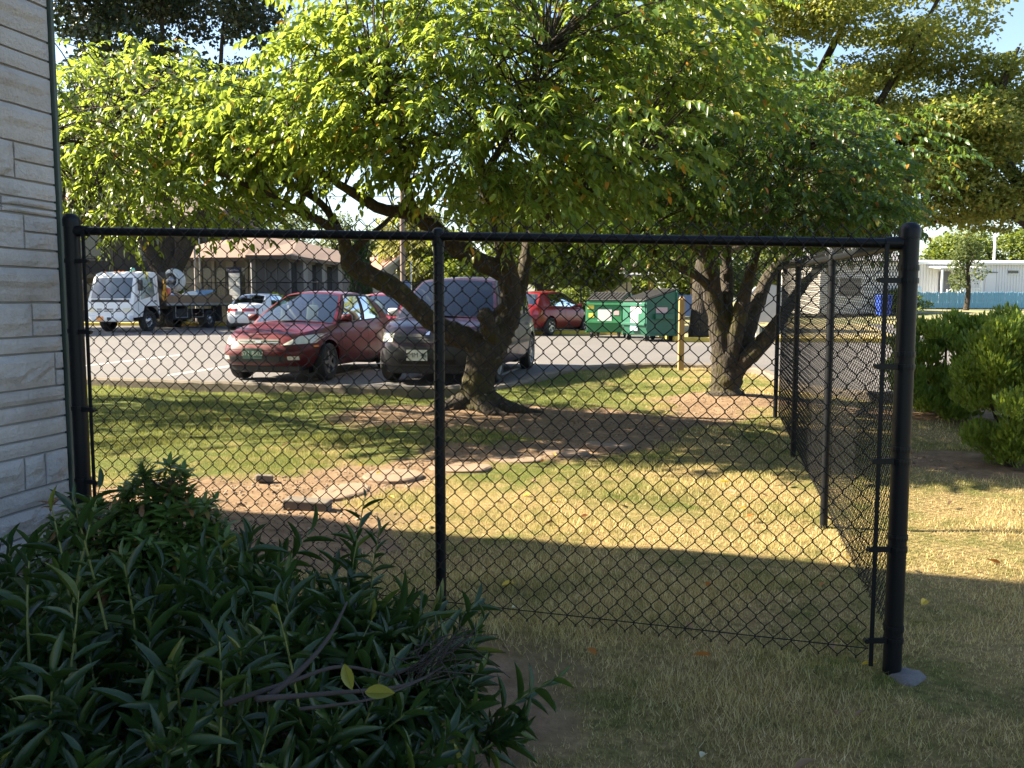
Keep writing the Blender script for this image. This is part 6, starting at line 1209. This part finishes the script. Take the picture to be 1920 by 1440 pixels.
# white houses with rust roofs
M['house_white'] = simple('house_white', (.50, .47, .42), .85, var=.08); M['rust_roof'] = simple('rust_roof', (.22, .115, .085), .9, var=.2, scale=6)
def gable_house(label, px, Y_, w, dpt, hw, hr, rz, wins):
    x = xat(px, Y_); E_ = empty('gable_house', (x, Y_, float(far_z(x, Y_)) - .1), rz); tag(E_, label, 'house', 'white houses in the distance')
    mb = MB(); mb.box((0, 0, hw / 2), (w, dpt, hw)); mb.add([(-w / 2, -dpt / 2, hw), (w / 2, -dpt / 2, hw), (0, -dpt / 2, hw + hr * .92), (-w / 2, dpt / 2, hw), (w / 2, dpt / 2, hw), (0, dpt / 2, hw + hr * .92)], [(0, 1, 2), (4, 3, 5)]); mb.obj('wall', M['house_white'], E_)
    o = .45; mb = MB(); dz = o * hr / (w / 2)
    for sg in (1, -1):
        a = [(sg * (w / 2 + o), -dpt / 2 - o, hw - dz), (0, -dpt / 2 - o, hw + hr), (0, dpt / 2 + o, hw + hr), (sg * (w / 2 + o), dpt / 2 + o, hw - dz)]; mb.add(a + [(p[0], p[1], p[2] + .10) for p in a], [(4, 5, 6, 7), (0, 3, 2, 1), (0, 1, 5, 4), (3, 0, 4, 7), (2, 3, 7, 6)])
    ro = mb.obj('roof', M['rust_roof'], E_); mb = MB()
    for sg in (1, -1): mb.quad((sg * (w / 2 + o), -dpt / 2 - o - .03, hw - dz - .12), (0, -dpt / 2 - o - .03, hw + hr - .12), (0, -dpt / 2 - o - .03, hw + hr + .14), (sg * (w / 2 + o), -dpt / 2 - o - .03, hw - dz + .14))
    mb.obj('bargeboard', M['house_white'], ro)
    for face, a, z, ww, hh in wins:
        mb = MB()
        if face == 'f': mb.box((a, -dpt / 2 - .01, z), (ww, .05, hh))
        else: mb.box((-w / 2 - .01, a, z), (.05, ww, hh))
        wo = mb.obj('window', M['dark_glass'], E_); mb = MB()
        if face == 'f': mb.box((a, -dpt / 2 - .03, z - hh / 2 - .05), (ww + .2, .10, .08))
        else: mb.box((-w / 2 - .03, a, z - hh / 2 - .05), (.10, ww + .2, .08))
        mb.obj('window_sill', M['white_paint'], wo)
gable_house('white house with rust gable roof seen past the forked cherry limb', 708, 66, 4.6, 8, 2.7, 1.6, R(32), [('f', -.9, 1.6, .45, 1.2), ('f', .8, 1.6, .45, 1.2), ('l', -2, 1.7, .9, 1.3), ('l', 1.5, 1.7, .9, 1.3)])
gable_house('small distant house with rust roof above the minivan', 897, 84, 5.2, 7, 2.6, 1.6, R(20), [('f', -1.1, 1.6, .6, 1.1), ('f', 1.1, 1.6, .6, 1.1)])
# pale lap-sided shed behind the dumpsters
xs_, ys_ = xat(1128, 46), 46; E_ = empty('lap_sided_shed', (xs_, ys_, float(lot_z(46)) - .1), R(-8)); tag(E_, 'pale lap-sided shed behind the left dumpster', 'shed')
M['pale_siding'] = simple('pale_siding', (.50, .47, .43), .8, var=.08); mb = MB(); mb.box((0, 2, 1.4), (3.0, 4, 2.8)); mb.obj('wall', M['pale_siding'], E_)
for k in range(13): mb = MB(); mb.box((0, -.02, .2 + .2 * k), (3.02, .05, .19), M=Matrix.Rotation(R(6), 3, 'X')); mb.obj('siding_board', M['pale_siding'], E_)
mb = MB(); mb.add([(-1.8, -.4, 2.75), (1.8, -.4, 2.75), (1.8, 4.4, 2.75), (-1.8, 4.4, 2.75), (-1.8, 2, 3.7), (1.8, 2, 3.7)], [(0, 1, 5, 4), (2, 3, 4, 5), (1, 2, 5), (3, 0, 4), (3, 2, 1, 0)]); mb.obj('roof', M['soffit'], E_)
# blue tarpaulin-covered carport
xs_, ys_ = xat(1222, 44), 44; E_ = empty('blue_carport', (xs_, ys_, float(lot_z(44)) - .1), R(-6)); tag(E_, 'carport hung with blue tarpaulin behind the right dumpster', 'carport')
M['tarp'] = simple('tarp_blue', (.09, .15, .34), .6, var=.25, scale=2, bump=.3, bscale=3); mb = MB(); V2 = []; F2 = []
for i in range(13):
    for j in range(5): V2.append((-2.2 + 4.4 * i / 12, .06 * math.sin(i * 1.9), .4 + 1.05 * j / 4))
for i in range(12):
    for j in range(4): q = i * 5 + j; F2.append((q, q + 5, q + 6, q + 1))
mb.add(V2, F2); mb.obj('tarpaulin', M['tarp'], E_, smooth=True)
for x in (-2.2, 0, 2.2):
    for y_ in (.1, 3): mb = MB(); mb.box((x, y_, 1.25), (.1, .1, 2.5)); mb.obj('carport_post', M['wood_post'], E_)
mb = MB(); mb.box((0, 1.5, 2.55), (5, 3.6, .10), M=Matrix.Rotation(R(5), 3, 'X')); mb.obj('carport_roof', M['grey_wall2'], E_)
# ------------------------------------------------------------------ mobile home, blue picket fence, bin, white shed behind side fence
ty3 = 62; tx3 = xat(1700, ty3); zt = float(far_z(24, 60)) - .1; E_ = empty('mobile_home', (tx3, ty3, zt), R(7)); tag(E_, 'long white mobile home with small porch behind the blue picket fence', 'mobile home')
M['trailer_white'] = simple('trailer_white', (.70, .68, .68), .5, var=.05); L = 22
mb = MB(); mb.box((L / 2, 2.0, 1.75), (L, 4, 2.7)); mb.obj('wall', M['trailer_white'], E_)
mb = MB()
for k in range(int(L / .22)): mb.box((.11 + .22 * k, -.018, 1.75), (.10, .035, 2.66))
mb.obj('wall_ribs', M['trailer_white'], E_)['kind'] = 'stuff'
mb = MB(); V2 = [(x, y, z) for x in (-.25, L + .25) for y, z in ((-.25, 3.05), (-.25, 3.22), (.3, 3.36), (2, 3.45), (3.7, 3.36), (4.25, 3.2), (4.25, 3.05))]; mb.add(V2, [(i, i + 1, 8 + i, 7 + i) for i in range(6)] + [tuple(range(7))[::-1], tuple(range(7, 14)), (0, 7, 13, 6)]); mb.obj('roof', M['white_paint'], E_)
mb = MB(); mb.box((L / 2, 2, .2), (L - .1, 3.9, .5)); mb.obj('skirting', M['grey_wall2'], E_)
mb = MB(); mb.box((2.75, -.07, 1.55), (.95, .06, 2.05)); do = mb.obj('door', M['grey_wall'], E_); mb = MB(); mb.box((3.12, -.12, 1.5), (.06, .06, .12)); mb.obj('handle', M['chrome'], do)
mb = MB(); mb.box((3.0, -.85, 2.82), (3.3, 1.7, .08), M=Matrix.Rotation(R(6), 3, 'X')); mb.obj('porch_roof', M['white_paint'], E_); mb = MB(); mb.box((3.0, -.85, .42), (3.0, 1.6, .12)); mb.obj('porch_deck', M['white_paint'], E_)
for x in (1.55, 4.45): mb = MB(); mb.box((x, -1.6, 1.6), (.11, .11, 2.4)); mb.obj('porch_post', M['white_paint'], E_)
for k in range(11): mb = MB(); mb.box((2.35 + .2 * k, -1.6, .92), (.06, .05, .85)); mb.obj('baluster', M['white_paint'], E_)
mb = MB(); mb.box((3.4, -1.6, 1.37), (2.2, .07, .06)); mb.tube([(.9, -1.6, .5), (2.3, -1.6, 1.35)], .035, 6); mb.obj('handrail', M['white_paint'], E_)
for k in range(4): mb = MB(); mb.box((1.05 + .3 * k, -1.6, .45 + .17 * k), (.05, .05, .55 + .05 * k)); mb.obj('baluster', M['white_paint'], E_)
for x, z, w_, h_ in ((7.9, 2.55, .75, .22), (11.5, 2.0, 1.0, .9), (15, 2.0, 1.0, .9)):
    mb = MB(); mb.box((x, -.05, z), (w_, .06, h_)); wo = mb.obj('window', M['dark_glass'], E_); mb = MB(); mb.box((x, -.06, z + h_ / 2 + .03), (w_ + .12, .08, .06)); mb.box((x, -.06, z - h_ / 2 - .03), (w_ + .12, .08, .06)); mb.obj('window_frame', M['white_paint'], wo)
mb = MB(); mb.box((6.2, -.05, 1.5), (.8, .04, 1.95)); mb.obj('side_door', M['trailer_white'], E_); mb = MB(); mb.box((6.2, -.09, 2.52), (.95, .10, .05)); mb.obj('door_hood', M['grey_wall2'], E_)
mb = MB(); mb.box((.75, -.05, 1.3), (.55, .04, .38)); mb.obj('notice', M['st_blue'], E_)
M['picket_blue'] = simple('picket_blue', (.13, .30, .46), .75, var=.25, scale=3)
fy = 57.5; fx0 = xat(1660, fy); Ef = empty('picket_fence', (fx0, fy, float(far_z(fx0, fy)) - .05), R(2)); tag(Ef, 'low sky-blue board fence in front of the mobile home', 'fence')
pm_ = bpy.data.meshes.new('picket'); mb = MB(); mb.prism([(-.065, 0), (.065, 0), (.065, 1.0), (.0, 1.06), (-.065, 1.0)], .022, 'y'); pm_.from_pydata([tuple(v) for v in mb.V], [], mb.F); pm_.materials.append(M['picket_blue'])
for k in range(112): o = bpy.data.objects.new('picket', pm_); COL.objects.link(o); o.parent = Ef; o.location = (k * .142, random.uniform(-.008, .008), random.uniform(-.02, .02)); o.scale = (1, 1, random.uniform(.97, 1.03)); o.rotation_euler = (0, random.uniform(-.012, .012), random.uniform(-.05, .05))
mb = MB(); mb.box((8, .035, .30), (16, .04, .09)); mb.obj('fence_rail', M['picket_blue'], Ef); mb = MB(); mb.box((8, .035, .78), (16, .04, .09)); mb.obj('fence_rail', M['picket_blue'], Ef)
# white lean-to building seen through the side fence
x0 = xat(1610, 50); E_ = empty('white_outbuilding', (x0, 50, float(far_z(x0, 50)) - .1), R(14)); tag(E_, 'white lap-sided outbuilding seen through the side fence', 'building')
mb = MB(); mb.box((0, 2, 1.5), (5.0, 4, 3.0)); mb.obj('wall', M['pale_siding'], E_)
for k in range(14): mb = MB(); mb.box((0, -.02, .15 + .205 * k), (5.02, .05, .195), M=Matrix.Rotation(R(6), 3, 'X')); mb.obj('siding_board', M['trailer_white'], E_)
mb = MB(); mb.box((-.6, -.07, 1.5), (1.3, .06, 1.0)); wo = mb.obj('window', M['dark_glass'], E_); mb = MB(); mb.box((-.6, -.08, 2.04), (1.45, .09, .08)); mb.box((-.6, -.08, .96), (1.45, .09, .08)); mb.obj('window_frame', M['white_paint'], wo)
mb = MB(); mb.add([(-2.9, -.5, 2.95), (2.9, -.5, 2.95), (2.9, 4.5, 2.95), (-2.9, 4.5, 2.95), (-2.9, 2, 3.9), (2.9, 2, 3.9)], [(0, 1, 5, 4), (2, 3, 4, 5), (1, 2, 5), (3, 0, 4), (3, 2, 1, 0)]); mb.obj('roof', M['grey_wall2'], E_)
xb = xat(1657, 46); E_ = empty('blue_bin', (xb, 46, float(far_z(xb, 46)) - .05)); tag(E_, 'blue wheeled bin standing on the bank, seen through the side fence', 'bin'); bl = simple('bin_blue', (.02, .06, .38), .5)
mb = MB(); mb.box((0, 0, .55), (.56, .6, .95), M=Matrix.Identity(3), taper=-.12); mb.obj('bin_body', bl, E_, bevel=.03); mb = MB(); mb.rbox((0, 0, 1.08), (.66, .72, .07), .03); mb.obj('lid', bl, E_)
for sg in (1, -1): mb = MB(); mb.lathe([(.11, -.03), (.11, .03)], (sg * .28, .28, .11), 12, Matrix.Rotation(R(90), 3, 'Y')); mb.obj('wheel', M['rubber'], E_)
# parked pale blue van far right lane
# ------------------------------------------------------------------ poles and wires
def pole(label, px, Y_, h, r, mat, name, arm=False):
    x = xat(px, Y_); E_ = empty(name, (x, Y_, float(far_z(x, Y_)) - .1)); tag(E_, label, 'pole'); mb = MB(); mb.lathe([(r, -.2), (r * .95, h * .5), (r * .8, h)], (0, 0, 0), 12); mb.obj('shaft', mat, E_, smooth='auto')
    if arm: mb = MB(); mb.box((0, 0, h - .5), (2.4, .10, .12)); mb.obj('cross_arm', mat, E_)
    else: mb = MB(); mb.lathe([(r * 1.3, h - .02), (r * 1.2, h + .05), (.01, h + .09)], (0, 0, 0), 12); mb.obj('cap', mat, E_)
    return E_
M['pole_wood'] = simple('pole_wood', (.17, .13, .11), .9, var=.2); M['pole_paint'] = simple('pole_paint', (.42, .36, .33), .6)
up = pole('brown wooden utility pole beside the willow', 756, 56, 9.5, .17, M['pole_wood'], 'utility_pole', True)
pole('thin pale lamp pole behind the hose coil', 368, 41.0, 4.6, .055, M['pole_paint'], 'lamp_pole'); pole('thin white pole behind the mobile home roof', 1860, 70, 6.6, .10, M['white_paint'], 'white_pole'); pole('second thin steel pole beside the lamp pole', 377, 41.2, 4.2, .04, M['steel'], 'steel_pole')
Ew = empty('power_lines', (0, 92, 8)); tag(Ew, 'pair of power lines crossing the sky gap', 'wire')
for dz in (0, .9): mb = MB(); mb.tube([Vector((-70 + 14 * k, 0, 4.2 + dz + .004 * (k - 5) ** 2)) for k in range(11)], .035, 5); mb.obj('wire', M['black_wire'], Ew)
E_ = empty('blue_sign', (xat(757, 44), 44, float(lot_z(41)))); tag(E_, 'blue information panel on a post right of the utility pole', 'sign'); mb = MB(); mb.box((0, 0, 1.75), (.62, .05, .60)); po = mb.obj('panel', simple('panel_blue', (.16, .24, .50), .6, var=.2, scale=12), E_); mb = MB(); mb.box((.38, 0, 1.5), (.06, .06, 3.0)); mb.obj('sign_post', M['white_paint'], E_)
